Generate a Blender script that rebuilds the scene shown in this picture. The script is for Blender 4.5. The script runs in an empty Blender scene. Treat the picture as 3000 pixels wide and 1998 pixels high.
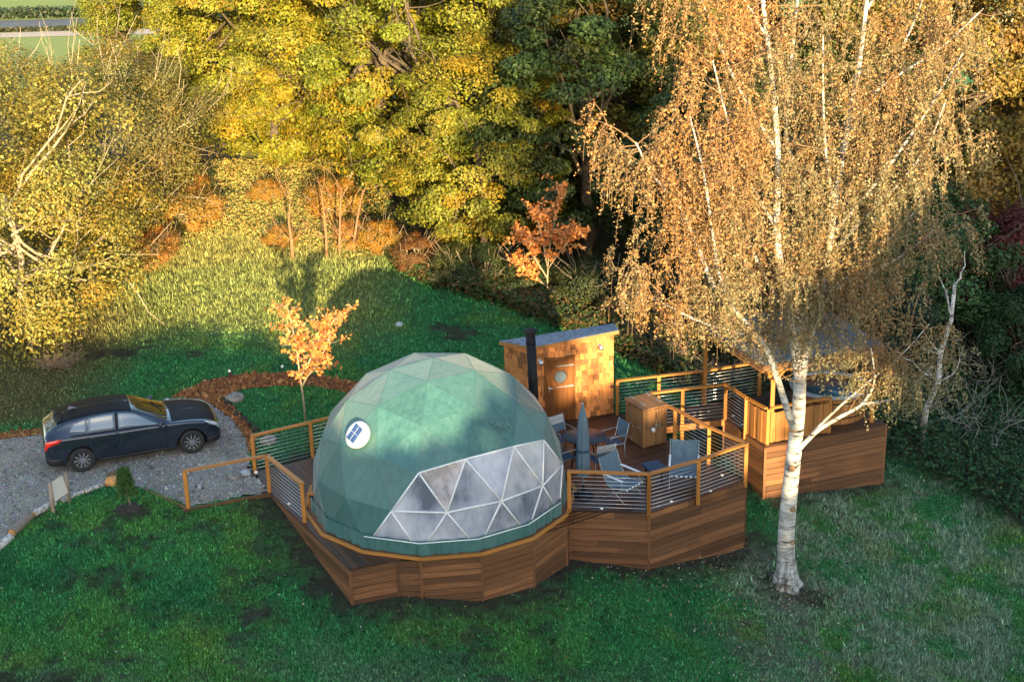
import bpy, bmesh, math, random
import numpy as np
from mathutils import Vector, Matrix

random.seed(7)
R = np.random.default_rng(7)
S = bpy.context.scene
COL = S.collection

# ---------------------------------------------------------------- camera, sky, sun, exposure
PITCH, ROLL, CAM_H = 0.3383, -0.0257, 14.0664
cam_data = bpy.data.cameras.new('camera')
cam_data.sensor_fit = 'HORIZONTAL'
cam_data.sensor_width = 36.0
cam_data.lens = 4017.1 / 3000 * 36
cam_data.clip_start = 0.5
cam_data.clip_end = 2000
cam = bpy.data.objects.new('camera', cam_data)
COL.objects.link(cam)
_c, _s = math.cos(PITCH), math.sin(PITCH)
_f, _u, _r = Vector((0, _c, -_s)), Vector((0, _s, _c)), Vector((1, 0, 0))
_cr, _sr = math.cos(ROLL), math.sin(ROLL)
_R, _U = _r * _cr + _u * _sr, _u * _cr - _r * _sr
cam.matrix_world = Matrix(((_R.x, _U.x, -_f.x, 0), (_R.y, _U.y, -_f.y, 0), (_R.z, _U.z, -_f.z, CAM_H), (0, 0, 0, 1)))
S.camera = cam

SUN_ELEV = math.radians(9.5)
SUN_AZ = math.radians(10)              # sun stands behind the camera, 10 degrees to its right
to_sun = Vector((math.sin(SUN_AZ) * math.cos(SUN_ELEV), -math.cos(SUN_AZ) * math.cos(SUN_ELEV), math.sin(SUN_ELEV)))
world = bpy.data.worlds.new('World')
S.world = world
world.use_nodes = True
wn = world.node_tree
sky = wn.nodes.new('ShaderNodeTexSky')
sky.sky_type = 'NISHITA'
sky.sun_disc = False
sky.sun_elevation = SUN_ELEV
sky.sun_rotation = math.pi - SUN_AZ
wn.links.new(sky.outputs[0], wn.nodes['Background'].inputs[0])
wn.nodes['Background'].inputs[1].default_value = 0.15
sd = bpy.data.lights.new('sun', 'SUN')
sd.energy = 4.3
sd.color = (1.0, 0.76, 0.40)
sd.angle = math.radians(0.5)
sun = bpy.data.objects.new('sun', sd)
COL.objects.link(sun)
sun.rotation_euler = (-to_sun).to_track_quat('-Z', 'Y').to_euler()
sun.location = (20, -40, 30)
S.view_settings.view_transform = 'Standard'
S.view_settings.look = 'None'
S.view_settings.exposure = 2.1
S.view_settings.gamma = 1
S.view_settings.use_curve_mapping = False
S.cycles.max_bounces = 6
S.cycles.transparent_max_bounces = 12

# ---------------------------------------------------------------- helpers
def tag(o, label=None, cat=None, group=None, kind=None):
    if label: o['label'] = label
    if cat: o['category'] = cat
    if group: o['group'] = group
    if kind: o['kind'] = kind
    return o

def thing(name, label, cat, loc=(0, 0, 0), rz=0.0, group=None):
    o = bpy.data.objects.new(name, None)
    o.empty_display_size = 0.2
    COL.objects.link(o)
    o.location = loc
    o.rotation_euler = (0, 0, rz)
    return tag(o, label, cat, group)

class MB:
    """Collects simple shapes; build() links them as ONE mesh object."""
    def __init__(s):
        s.v, s.f, s.m = [], [], []
    def add(s, vs, fs, m=0):
        n = len(s.v)
        s.v += [tuple(v) for v in vs]
        s.f += [tuple(i + n for i in f) for f in fs]
        s.m += [m] * len(fs)
        return s
    def box(s, c, d, rz=0.0, m=0, M=None):
        c = Vector(c)
        vs = []
        rot = M if M is not None else Matrix.Rotation(rz, 3, 'Z')
        for x in (-.5, .5):
            for y in (-.5, .5):
                for z in (-.5, .5):
                    vs.append(c + rot @ Vector((x * d[0], y * d[1], z * d[2])))
        return s.add(vs, [(0, 1, 3, 2), (4, 6, 7, 5), (0, 4, 5, 1), (2, 3, 7, 6), (0, 2, 6, 4), (1, 5, 7, 3)], m)
    def bar(s, a, b, w, h, m=0, up=(0, 0, 1)):
        a, b = Vector(a), Vector(b)
        d = b - a
        x = d.normalized()
        u = Vector(up)
        if abs(x.dot(u)) > .98: u = Vector((0, 1, 0))
        y = u.cross(x).normalized()
        z = x.cross(y)
        M = Matrix((x, y, z)).transposed()
        return s.box((a + b) / 2, (d.length, w, h), M=M, m=m)
    def tube(s, pts, rad, n=8, m=0, cap=True):
        pts = [Vector(p) for p in pts]
        if not hasattr(rad, '__len__'): rad = [rad] * len(pts)
        base = len(s.v)
        prev = None
        for i, p in enumerate(pts):
            t = (pts[min(i + 1, len(pts) - 1)] - pts[max(i - 1, 0)]).normalized()
            if prev is None:
                a = Vector((0, 0, 1)) if abs(t.z) < .9 else Vector((1, 0, 0))
                prev = a
            x = (prev - t * prev.dot(t)).normalized()
            prev = x
            y = t.cross(x)
            for k in range(n):
                an = 2 * math.pi * k / n
                s.v.append(tuple(p + (x * math.cos(an) + y * math.sin(an)) * rad[i]))
        for i in range(len(pts) - 1):
            for k in range(n):
                a, b = base + i * n + k, base + i * n + (k + 1) % n
                s.f.append((a, b, b + n, a + n)); s.m.append(m)
        if cap:
            s.f.append(tuple(base + k for k in reversed(range(n)))); s.m.append(m)
            e = base + (len(pts) - 1) * n
            s.f.append(tuple(e + k for k in range(n))); s.m.append(m)
        return s
    def lathe(s, c, prof, n=16, m=0, axis=None, cap=True):
        c = Vector(c)
        M = Matrix.Identity(3) if axis is None else Vector((0, 0, 1)).rotation_difference(Vector(axis)).to_matrix()
        base = len(s.v)
        for r, z in prof:
            for k in range(n):
                a = 2 * math.pi * k / n
                s.v.append(tuple(c + M @ Vector((r * math.cos(a), r * math.sin(a), z))))
        for i in range(len(prof) - 1):
            for k in range(n):
                a, b = base + i * n + k, base + i * n + (k + 1) % n
                s.f.append((a, b, b + n, a + n)); s.m.append(m)
        if cap and prof[0][0] > 1e-4:
            s.f.append(tuple(base + k for k in reversed(range(n)))); s.m.append(m)
        if cap and prof[-1][0] > 1e-4:
            e = base + (len(prof) - 1) * n
            s.f.append(tuple(e + k for k in range(n))); s.m.append(m)
        return s
    def prism(s, poly, z0, z1, m=0):
        n = len(poly)
        vs = [(x, y, z0) for x, y in poly] + [(x, y, z1) for x, y in poly]
        fs = [tuple(reversed(range(n))), tuple(range(n, 2 * n))]
        fs += [(i, (i + 1) % n, n + (i + 1) % n, n + i) for i in range(n)]
        return s.add(vs, fs, m)
    def slab(s, quad, n_off, m=0):
        """a polygon in space given thickness along a vector"""
        k = len(quad)
        o = Vector(n_off)
        vs = [Vector(q) for q in quad] + [Vector(q) + o for q in quad]
        fs = [tuple(reversed(range(k))), tuple(range(k, 2 * k))]
        fs += [(i, (i + 1) % k, k + (i + 1) % k, k + i) for i in range(k)]
        return s.add(vs, fs, m)
    def mesh(s, name, mats, smooth=False, off=(0, 0, 0)):
        me = bpy.data.meshes.new(name)
        o = Vector(off)
        me.from_pydata([Vector(v) - o for v in s.v], [], s.f)
        for m in (mats if isinstance(mats, (list, tuple)) else [mats]): me.materials.append(m)
        if isinstance(mats, (list, tuple)) and len(mats) > 1: me.polygons.foreach_set('material_index', s.m)
        bm = bmesh.new(); bm.from_mesh(me)
        bmesh.ops.recalc_face_normals(bm, faces=bm.faces)
        bm.to_mesh(me); bm.free()
        if smooth: me.polygons.foreach_set('use_smooth', [True] * len(me.polygons))
        me.update()
        return me
    def build(s, name, mats, parent=None, smooth=False, world=True):
        """world=True: the coordinates are world ones and the parent chain has no rotation"""
        off = Vector((0, 0, 0))
        p = parent
        while world and p is not None:
            off += Vector(p.location); p = p.parent
        o = bpy.data.objects.new(name, s.mesh(name, mats, smooth, off))
        COL.objects.link(o)
        if parent is not None: o.parent = parent
        return o

def link(name, me, parent=None, loc=(0, 0, 0), rot=(0, 0, 0), scale=(1, 1, 1)):
    o = bpy.data.objects.new(name, me)
    COL.objects.link(o)
    o.parent = parent
    o.location = loc
    o.rotation_euler = rot
    o.scale = scale
    return o

def fast_mesh(name, V, F, mats, cols=None, smooth=False, mi=None):
    """numpy verts (n,3) and faces (m,k) -> mesh, with an optional per-vertex colour attribute 'col'"""
    V = np.asarray(V, np.float32); F = np.asarray(F, np.int32)
    me = bpy.data.meshes.new(name)
    k = F.shape[1]
    me.vertices.add(len(V)); me.vertices.foreach_set('co', V.ravel())
    me.loops.add(F.size); me.loops.foreach_set('vertex_index', F.ravel())
    me.polygons.add(len(F))
    me.polygons.foreach_set('loop_start', np.arange(0, F.size, k, dtype=np.int32))
    me.polygons.foreach_set('loop_total', np.full(len(F), k, np.int32))
    if smooth: me.polygons.foreach_set('use_smooth', np.ones(len(F), bool))
    if cols is not None:
        a = me.color_attributes.new('col', 'FLOAT_COLOR', 'POINT')
        c = np.ones((len(V), 4), np.float32); c[:, :3] = cols
        a.data.foreach_set('color', c.ravel())
    for m in (mats if isinstance(mats, (list, tuple)) else [mats]): me.materials.append(m)
    if mi is not None: me.polygons.foreach_set('material_index', np.asarray(mi, np.int32))
    me.update(calc_edges=True)
    return me

def copy_tree(o, parent=None):
    kids = list(o.children)
    c = o.copy(); COL.objects.link(c); c.parent = parent
    for k in kids: copy_tree(k, c)
    return c

# smooth value noise in numpy
_tab = R.random((256, 256)).astype(np.float32)
def vnoise(x, y):
    xi, yi = np.floor(x).astype(int), np.floor(y).astype(int)
    fx, fy = x - xi, y - yi
    fx, fy = fx * fx * (3 - 2 * fx), fy * fy * (3 - 2 * fy)
    g = lambda a, b: _tab[a & 255, b & 255]
    return (g(xi, yi) * (1 - fx) + g(xi + 1, yi) * fx) * (1 - fy) + (g(xi, yi + 1) * (1 - fx) + g(xi + 1, yi + 1) * fx) * fy
def fbm(x, y, o=4):
    t, a, s = 0, .5, 0
    for i in range(o):
        t = t + a * vnoise(x * 2 ** i + 17 * i, y * 2 ** i + 31 * i); s += a; a *= .55
    return t / s
def sstep(a, b, x):
    t = np.clip((x - a) / (b - a), 0, 1)
    return t * t * (3 - 2 * t)

# ---------------------------------------------------------------- materials
class NT:
    def __init__(s, name):
        s.mat = bpy.data.materials.new(name); s.mat.use_nodes = True
        s.t = s.mat.node_tree; s.b = s.t.nodes['Principled BSDF']
    def n(s, kind, **kw):
        n = s.t.nodes.new('ShaderNode' + kind)
        for k, v in kw.items():
            if hasattr(n, k): setattr(n, k, v)
            else: n.inputs[k.replace('_', ' ')].default_value = v
        return n
    def l(s, a, b): s.t.links.new(a, b)
    def noise(s, co, scale, detail=4, rough=.6, vec_scale=None, offset=None):
        m = s.n('Mapping')
        if vec_scale: m.inputs['Scale'].default_value = vec_scale
        s.l(co, m.inputs['Vector'])
        if offset is not None: s.l(offset, m.inputs['Location'])
        t = s.n('TexNoise', Scale=scale, Detail=detail, Roughness=rough)
        s.l(m.outputs[0], t.inputs['Vector'])
        return t.outputs['Fac']
    def ramp(s, fac, stops):
        r = s.n('ValToRGB')
        e = r.color_ramp.elements
        while len(e) < len(stops): e.new(.5)
        for i, (p, c) in enumerate(stops):
            e[i].position = p; e[i].color = (*c, 1) if len(c) == 3 else c
        s.l(fac, r.inputs[0])
        return r.outputs[0]
    def mix(s, fac, a, b, blend='MIX'):
        m = s.n('MixRGB', blend_type=blend)
        for i, v in zip((0, 1, 2), (fac, a, b)):
            if hasattr(v, 'node'): s.l(v, m.inputs[i])
            elif i == 0: m.inputs[0].default_value = v
            else: m.inputs[i].default_value = (*v, 1)
        return m.outputs[0]
    def bump(s, h, strength=.3, dist=.02):
        b = s.n('Bump', Strength=strength, Distance=dist)
        s.l(h, b.inputs['Height']); s.l(b.outputs[0], s.b.inputs['Normal'])
    def obj(s): return s.n('TexCoord').outputs['Object']
    def rnd(s):
        return s.n('ObjectInfo').outputs['Random']

def plain(name, col, rough=.6, metal=0, var=.15, scale=8, coat=0, spec=None):
    t = NT(name)
    n = t.noise(t.obj(), scale, 5)
    lo = tuple(c * (1 - var) for c in col); hi = tuple(min(1, c * (1 + var)) for c in col)
    t.l(t.ramp(n, [(.3, lo), (.7, hi)]), t.b.inputs['Base Color'])
    t.b.inputs['Roughness'].default_value = rough
    t.b.inputs['Metallic'].default_value = metal
    if coat: t.b.inputs['Coat Weight'].default_value = coat; t.b.inputs['Coat Roughness'].default_value = .05
    if spec is not None: t.b.inputs['Specular IOR Level'].default_value = spec
    return t.mat

def wood(name, dark, light, rough=.55, grain=(1.5, 28, 28), knots=True, rv=.5, coords='Object'):
    """stained timber: grain runs along local x; every piece gets its own tone"""
    t = NT(name)
    co = t.n('TexCoord').outputs[coords]
    info = t.n('ObjectInfo')
    mul = t.n('Math', operation='MULTIPLY'); mul.inputs[1].default_value = 37.0
    t.l(info.outputs['Random'], mul.inputs[0])
    comb = t.n('CombineXYZ'); t.l(mul.outputs[0], comb.inputs[0]); t.l(mul.outputs[0], comb.inputs[1])
    g = t.noise(co, 1.0, 6, .65, grain, comb.outputs[0])
    c = t.ramp(g, [(.28, dark), (.75, light)])
    # per piece tone
    hsv = t.n('HueSaturation')
    mr = t.n('MapRange'); mr.inputs['To Min'].default_value = 1 - rv * .6; mr.inputs['To Max'].default_value = 1 + rv * .55
    t.l(info.outputs['Random'], mr.inputs['Value']); t.l(mr.outputs[0], hsv.inputs['Value'])
    t.l(c, hsv.inputs['Color'])
    out = hsv.outputs[0]
    if knots:
        w = t.noise(co, 1.0, 3, .5, (2.2, 3, 3), comb.outputs[0])
        k = t.ramp(w, [(.62, (1, 1, 1)), (.78, (.45, .38, .34))])
        out = t.mix(.8, out, k, 'MULTIPLY')
    t.l(out, t.b.inputs['Base Color'])
    t.b.inputs['Roughness'].default_value = rough
    t.bump(g, .35, .01)
    return t.mat

def leafmat(name, second=(1.25, .75, .35), trans=.35, rough=.55):
    """leaves: object colour tinted by each leaf's own random value (attribute col.r), part of the light passes through"""
    t = NT(name)
    info = t.n('ObjectInfo')
    at = t.n('Attribute', attribute_name='col')
    sep = t.n('SeparateColor'); t.l(at.outputs['Color'], sep.inputs[0])
    warm = t.mix(1.0, info.outputs['Color'], second, 'MULTIPLY')
    c = t.mix(sep.outputs[0], info.outputs['Color'], warm)
    hsv = t.n('HueSaturation')
    mr = t.n('MapRange'); mr.inputs['To Min'].default_value = .45; mr.inputs['To Max'].default_value = 1.5
    t.l(sep.outputs[1], mr.inputs['Value']); t.l(mr.outputs[0], hsv.inputs['Value']); t.l(c, hsv.inputs['Color'])
    t.l(hsv.outputs[0], t.b.inputs['Base Color'])
    t.b.inputs['Roughness'].default_value = rough
    tr = t.n('BsdfTranslucent'); t.l(hsv.outputs[0], tr.inputs['Color'])
    mx = t.n('MixShader'); mx.inputs[0].default_value = trans
    out = t.t.nodes['Material Output']
    t.l(t.b.outputs[0], mx.inputs[1]); t.l(tr.outputs[0], mx.inputs[2]); t.l(mx.outputs[0], out.inputs['Surface'])
    return t.mat

def attrmat(name, rough=.8, noise_scale=0, amount=.4, trans=0, bump=0):
    t = NT(name)
    at = t.n('Attribute', attribute_name='col')
    c = at.outputs['Color']
    if noise_scale:
        geo = t.n('NewGeometry').outputs['Position']
        n = t.noise(geo, noise_scale, 6, .7)
        k = t.ramp(n, [(.3, (1 - amount,) * 3), (.7, (1 + amount,) * 3)])
        c = t.mix(1.0, c, k, 'MULTIPLY')
        if bump: t.bump(n, bump, .05)
    t.l(c, t.b.inputs['Base Color'])
    t.b.inputs['Roughness'].default_value = rough
    t.b.inputs['Specular IOR Level'].default_value = .25
    if trans:
        tr = t.n('BsdfTranslucent'); t.l(c, tr.inputs['Color'])
        mx = t.n('MixShader'); mx.inputs[0].default_value = trans
        t.l(t.b.outputs[0], mx.inputs[1]); t.l(tr.outputs[0], mx.inputs[2]); t.l(mx.outputs[0], t.t.nodes['Material Output'].inputs['Surface'])
    return t.mat

M_POST = wood('orange_timber', (.30, .105, .018), (.56, .24, .05), .5, (1.5, 26, 26), rv=.25)
M_SKIRT = wood('skirting_timber', (.042, .018, .009), (.30, .125, .048), .6, (1.6, 11, 11), rv=.8)
M_DECK = wood('decking_timber', (.028, .012, .006), (.085, .037, .020), .45, (1.2, 20, 20), rv=.5, knots=False)
M_PANEL = wood('panel_timber', (.22, .085, .02), (.42, .18, .05), .55, (1.2, 18, 18), rv=.45)
M_CRATE = wood('cabinet_timber', (.13, .06, .022), (.30, .15, .055), .6, (1.2, 16, 16), rv=.4)
M_SHING = wood('cedar_shingle', (.30, .095, .022), (.64, .25, .068), .7, (2.0, 9, 9), rv=.95, knots=False)
M_DOOR = wood('door_timber', (.11, .036, .008), (.24, .085, .02), .4, (20, 20, 1.5), rv=.3, knots=False)
M_GREY_WOOD = wood('weathered_timber', (.16, .12, .09), (.34, .27, .21), .8, (1.5, 20, 20), rv=.3)
M_ROOFD = plain('dark_roof_felt', (.05, .062, .08), .6, 0, .4, 5)
M_SLATE = plain('roof_felt', (.17, .20, .25), .55, 0, .5, 9)
M_STEEL = plain('stainless_steel', (.62, .62, .62), .3, .9, .1)
M_GALV = plain('galvanised_metal', (.5, .52, .54), .35, .8, .2)
M_BLACK = plain('black_metal', (.008, .009, .013), .6, 0, .3, spec=.2)
M_BLACKP = plain('black_plastic', (.012, .013, .016), .5, 0, .3)
M_WHITE = plain('white_paint', (.75, .75, .76), .5, 0, .05)
M_LAMP = plain('white_lamp_lens', (.85, .84, .8), .3, 0, .05)
M_FAB = plain('grey_blue_fabric', (.085, .135, .185), .85, 0, .25, 30)
M_FABD = plain('dark_blue_fabric', (.02, .045, .085), .8, 0, .3, 20)
M_GREY = plain('light_grey_fabric', (.36, .38, .40), .8, 0, .2, 20)
M_ALU = plain('brushed_frame', (.30, .32, .34), .45, .6, .15)
M_ROCK = plain('stone', (.20, .18, .16), .9, 0, .5, 6)
M_SOIL = plain('soil', (.035, .026, .02), .95, 0, .6, 9)
M_BARK = plain('bark', (.10, .075, .05), .9, 0, .5, 7)
M_TWIG = plain('pale_twig', (.30, .24, .16), .85, 0, .35, 5)
M_LEAF = leafmat('leaf')
M_LEAFB = leafmat('birch_leaf', (1.7, .88, .5), .3)
M_LEAFG = leafmat('green_leaf', (1.3, 1.15, .6), .25)
# ---------------------------------------------------------------- the lie of the land
GP = np.array([(-13.5, 31, -.05), (-13.5, 35, 0), (-10.7, 31.2, -.03), (-8.2, 32.1, -.03), (-9.6, 36, 0), (-7.6, 28.9, -.03), (-6.4, 30.8, -.03),
    (-5.9, 29.7, -.04), (-8.8, 30, -.03), (-11.4, 27, -.1), (-4.8, 28, -.35), (-3.5, 25.7, -.86), (-2.5, 26, -.88), (-.9, 25.9, -1.16), (.44, 26.7, -1.22),
    (1.2, 28.2, -1.25), (3, 28, -1.45), (5.5, 29.5, -1.79), (6.3, 31.5, -1.45), (9.65, 32.8, -1.72), (6.2, 28.1, -1.97), (-7.5, 27, -.25), (-10, 25.5, -.5),
    (-6, 24.5, -.75), (-6, 21, -1.5), (0, 22, -2.0), (6, 23, -2.8), (12, 26, -2.9), (12, 32, -2.1), (16, 36, -1.9), (2.7, 34.6, -.25), (6, 35.6, -.9),
    (9, 36.5, -1.4), (-3, 34, -.08), (-5.5, 33.8, -.03), (-7, 36.5, 0), (-2, 38, -.05), (-10, 40, .12), (-14, 40, .1), (-5, 44, .2), (1, 42, -.05), (4, 39, -.3),
    (10, 42, -1), (16, 45, -1), (-10, 52, .5), (0, 52, .4), (10, 55, 0), (20, 60, 0), (-20, 60, .6), (-20, 45, .4), (-20, 30, -.1), (-18, 20, -.9), (18, 22, -3.3),
    (0, 10, -3), (-15, 8, -2.5), (15, 8, -4), (-25, -10, -3), (25, -10, -4), (0, -15, -3.5), (0, 100, 0), (-40, 100, 0), (40, 100, 0), (40, 30, -2.5), (-40, 30, 0),
    (-40, -40, -3.5), (40, -40, -4), (0, 60, .3), (60, 130, 0), (-60, 130, 0), (1, 31, -.9), (4.6, 31.8, -1.1), (-1.8, 29, -.5), (9, 29, -2.1)], float)
def _phi(d): return np.sqrt(d * d + 1.5)
_A = np.zeros((len(GP) + 3,) * 2)
_n = len(GP)
_A[:_n, :_n] = _phi(np.hypot(GP[:, None, 0] - GP[None, :, 0], GP[:, None, 1] - GP[None, :, 1]))
_A[:_n, _n] = _A[_n, :_n] = 1
_A[:_n, _n + 1:] = GP[:, :2]; _A[_n + 1:, :_n] = GP[:, :2].T
_W = np.linalg.solve(_A, np.r_[GP[:, 2], 0, 0, 0])
def gz(x, y):
    x, y = np.asarray(x, float), np.asarray(y, float)
    sh = x.shape
    x, y = x.ravel(), y.ravel()
    out = np.empty(len(x))
    for i in range(0, len(x), 20000):
        a, b = x[i:i + 20000], y[i:i + 20000]
        out[i:i + 20000] = _phi(np.hypot(a[:, None] - GP[:, 0], b[:, None] - GP[:, 1])) @ _W[:_n] + _W[_n] + a * _W[_n + 1] + b * _W[_n + 2]
    w = sstep(60, 110, np.hypot(x, y - 30))
    return (out * (1 - w)).reshape(sh)
def gz1(x, y): return float(gz(np.array([x]), np.array([y]))[0])

def in_poly(x, y, P):
    P = np.asarray(P); r = np.zeros(np.shape(x), bool)
    j = len(P) - 1
    for i in range(len(P)):
        c = ((P[i, 1] > y) != (P[j, 1] > y))
        xi = (P[j, 0] - P[i, 0]) * (y - P[i, 1]) / (P[j, 1] - P[i, 1] + 1e-12) + P[i, 0]
        r ^= c & (x < xi); j = i
    return r
def dseg(x, y, P, closed=True):
    P = np.asarray(P, float); d = np.full(np.shape(x), 1e9)
    for i in range(len(P) - (0 if closed else 1)):
        a, b = P[i], P[(i + 1) % len(P)]
        ab = b - a; L = ab @ ab + 1e-9
        t = np.clip(((x - a[0]) * ab[0] + (y - a[1]) * ab[1]) / L, 0, 1)
        d = np.minimum(d, np.hypot(x - a[0] - t * ab[0], y - a[1] - t * ab[1]))
    return d

DC = (-1.778, 29.231)                    # middle of the dome
RR = 3.14
ring = [(DC[0] + RR * math.cos(math.radians(-95.5 + 24 * k)), DC[1] + RR * math.sin(math.radians(-95.5 + 24 * k))) for k in range(15)]
P1, P2, P3, P4, P5, P6 = (1.21, 28.27), (3.0, 28.03), (4.21, 28.7), (5.45, 29.57), (4.72, 30.59), (4.04, 31.79)
SFL, SFR, SBR, SBL = (.62, 33.35), (2.66, 33.92), (2.65, 34.95), (-.2, 34.3)
DECK1 = [(-3.55, 25.76), (-2.58, 26.1), ring[0], ring[1], ring[2], ring[3], P1, P2, P4, P6, (3.46, 32.85), (2.70, 33.83), (2.66, 33.90), (.62, 33.33), (-.6, 33.0), (-3.5, 32.45), (-5.07, 31.55), (-6.39, 30.79), (-5.84, 29.58)]
DECK2 = [(3.50, 32.88), (5.56, 33.39), (6.28, 31.54), (9.64, 32.80), (8.75, 35.6), (5.10, 34.42), (2.74, 33.85)]
GRAVEL = [(-30, 27), (-30, 31.5), (-16, 33), (-13.54, 33.31), (-12.7, 33.55), (-11.2, 34.6), (-9.58, 35.9), (-8.9, 35.8), (-8.34, 35.3), (-7.6, 34.3), (-7.0, 33.0), (-6.75, 32.0), (-6.55, 30.9), (-5.9, 29.72), (-7.66, 28.94), (-8.81, 30.0), (-9.9, 30.3), (-10.69, 29.5), (-11.17, 29.05), (-11.4, 28.0), (-11.5, 26.6), (-13, 24)]
BARKP = [(-9.6, 35.95), (-8.91, 37.03), (-7.86, 37.49), (-6.73, 37.58), (-5.55, 37.28), (-4.46, 36.72), (-3.2, 35.7), (-2.2, 34.2), (-3.0, 33.9), (-3.9, 35.0), (-4.8, 36.05), (-5.7, 36.53), (-6.71, 36.6), (-7.67, 36.43), (-8.2, 35.75), (-7.55, 34.7), (-6.85, 33.2), (-6.6, 32.0), (-6.75, 32.0), (-7.0, 33.0), (-7.6, 34.3), (-8.34, 35.3), (-8.9, 35.8)]
EDGE_X = np.array([-40, -16, -14, -12.5, -11, -9, -6, -4.2, -2.6, -.4, 1, 3.2, 5.3, 7, 9.5, 11, 13, 17, 40.])
EDGE_Y = np.array([36, 39, 52, 80, 84, 84, 53, 47.5, 45.2, 43.6, 42.1, 39.2, 36.9, 36.2, 35.2, 33.6, 31, 28, 22.])
DIRT = [(-11.85, 39.65, .75), (-1.88, 41.12, .6), (-9.77, 39.3, .4), (3.89, 39.44, .4), (-9.0, 28.75, .35), (6.25, 27.75, .75), (-10.3, 22.9, .55), (-9.1, 23.1, .5), (-10.9, 22.2, .5), (-6.9, 21.9, .8), (-5.4, 25.2, .35), (8.5, 24.6, .4), (-.9, 22.4, .3), (-11.3, 24.2, .3)]

def ground_look(x, y):
    """albedo of the ground and how thick the grass stands (0-1)"""
    n1, n2, n3 = fbm(x * .35 + 3, y * .35 + 9), fbm(x * 1.6, y * 1.6), fbm(x * 5.1 + 40, y * 5.1)
    c = np.empty(x.shape + (3,))
    base = np.array([.038, .195, .058]); alt = np.array([.068, .215, .046]); dark = np.array([.014, .11, .038])
    a = sstep(.45, .68, n1)[..., None]; b = sstep(.5, .72, n2)[..., None]
    c[:] = base * (1 - a) + alt * a
    c = c * (1 - .55 * b) + dark * .55 * b
    g = np.full(x.shape, 1.0)
    # pale rank grass on the right and along the near edge
    p = sstep(2.6, 7.2, x + 2.2 * (n1 - .5) * 4 - .3 * (y - 26)) * sstep(37, 31, y)
    p = np.maximum(p, .55 * sstep(25.2, 22.5, y + 3 * (n1 - .5)))
    p = p * sstep(.34, .62, n2 * .6 + n3 * .4)
    c = c * (1 - p[..., None]) + np.array([.20, .27, .175]) * p[..., None]
    # yellower lumps
    q = sstep(.55, .75, fbm(x * .8 + 60, y * .8 + 5)) * .4
    c = c * (1 - q[..., None]) + np.array([.14, .22, .03]) * q[..., None]
    # meadow beyond the house: tawny grass, and sunlit warmth painted on the back lawn
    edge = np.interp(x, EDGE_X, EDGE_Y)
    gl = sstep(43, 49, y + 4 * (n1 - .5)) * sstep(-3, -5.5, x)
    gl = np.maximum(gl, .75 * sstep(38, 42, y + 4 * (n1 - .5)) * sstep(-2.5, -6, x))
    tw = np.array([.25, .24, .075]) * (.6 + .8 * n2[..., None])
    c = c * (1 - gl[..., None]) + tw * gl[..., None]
    lf = sstep(-11.2, -13.5, x + 2 * (n1 - .5)) * sstep(33.5, 35, y) * sstep(46, 41, y)
    c = c * (1 - .8 * lf[..., None]) + np.array([.13, .095, .042]) * .8 * lf[..., None]
    # worn spots and soil
    s = np.zeros(x.shape)
    for dx, dy, r in DIRT:
        d = np.hypot((x - dx) * .75, y - dy) / r
        s = np.maximum(s, .9 * sstep(1.2, .4, d + (n3 - .5) * 2.4 + (n2 - .5) * 2.2))
    dd = np.minimum(dseg(x, y, DECK1), dseg(x, y, DECK2) + .25)
    near = sstep(1.05, .2, dd + (n3 - .5) * 1.3 + (n2 - .5) * .9)
    s = np.maximum(s, near * .95)
    clods = sstep(.55, .60, n3 * .55 + n2 * .45) * sstep(.40, .56, n1) * sstep(30.5, 29, y) * sstep(8.5, 6, x)
    s = np.maximum(s, clods * .65)
    soil = np.array([.026, .019, .015]) * (.6 + .9 * n3[..., None])
    c = c * (1 - s[..., None]) + soil * s[..., None]
    g = g * (1 - s)
    # forest floor
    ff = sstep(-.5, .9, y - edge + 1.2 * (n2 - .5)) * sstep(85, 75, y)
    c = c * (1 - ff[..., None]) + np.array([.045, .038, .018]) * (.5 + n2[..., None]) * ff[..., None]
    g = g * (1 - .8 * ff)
    g = np.where(y > 50, g * (x < -4.5), g)
    # far field
    fr = sstep(88, 96, y)
    c = c * (1 - fr[..., None]) + np.array([.22, .26, .06]) * fr[..., None]
    for P in (GRAVEL, BARKP): g = np.where(in_poly(x, y, P), 0, g)
    under = in_poly(x, y, DECK1) | in_poly(x, y, [(q[0], q[1]) for q in DECK2])
    g = np.where(under, 0, g)
    return c, g

M_GROUND = attrmat('meadow_ground', .95, 14, .5, 0, .6)
xs = np.unique(np.r_[np.linspace(-900, -60, 12), np.linspace(-60, -17, 40), np.arange(-17, 17.01, .13), np.linspace(17, 60, 40), np.linspace(60, 900, 12)])
ys = np.unique(np.r_[np.linspace(-300, -40, 8), np.linspace(-40, 21, 40), np.arange(21, 50.01, .13), np.linspace(50, 75, 60), np.linspace(75, 150, 40), np.linspace(150, 1400, 12)])
GX, GY = np.meshgrid(xs, ys)
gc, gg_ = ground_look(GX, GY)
gc = gc * (1 - .42 * gg_ * (GY < 50))[..., None]            # ground colour is darkened where grass grows, to contrast with the blades
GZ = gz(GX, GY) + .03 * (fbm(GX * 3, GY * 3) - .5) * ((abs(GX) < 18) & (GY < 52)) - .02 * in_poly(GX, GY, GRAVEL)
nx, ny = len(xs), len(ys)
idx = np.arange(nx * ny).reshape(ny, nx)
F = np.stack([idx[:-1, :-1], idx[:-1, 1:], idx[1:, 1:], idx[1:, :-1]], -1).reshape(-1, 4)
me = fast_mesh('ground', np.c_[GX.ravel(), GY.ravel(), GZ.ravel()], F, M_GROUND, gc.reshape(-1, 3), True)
tag(link('ground', me), 'green lawn sloping down past the dome to the trees', kind='structure')

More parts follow.
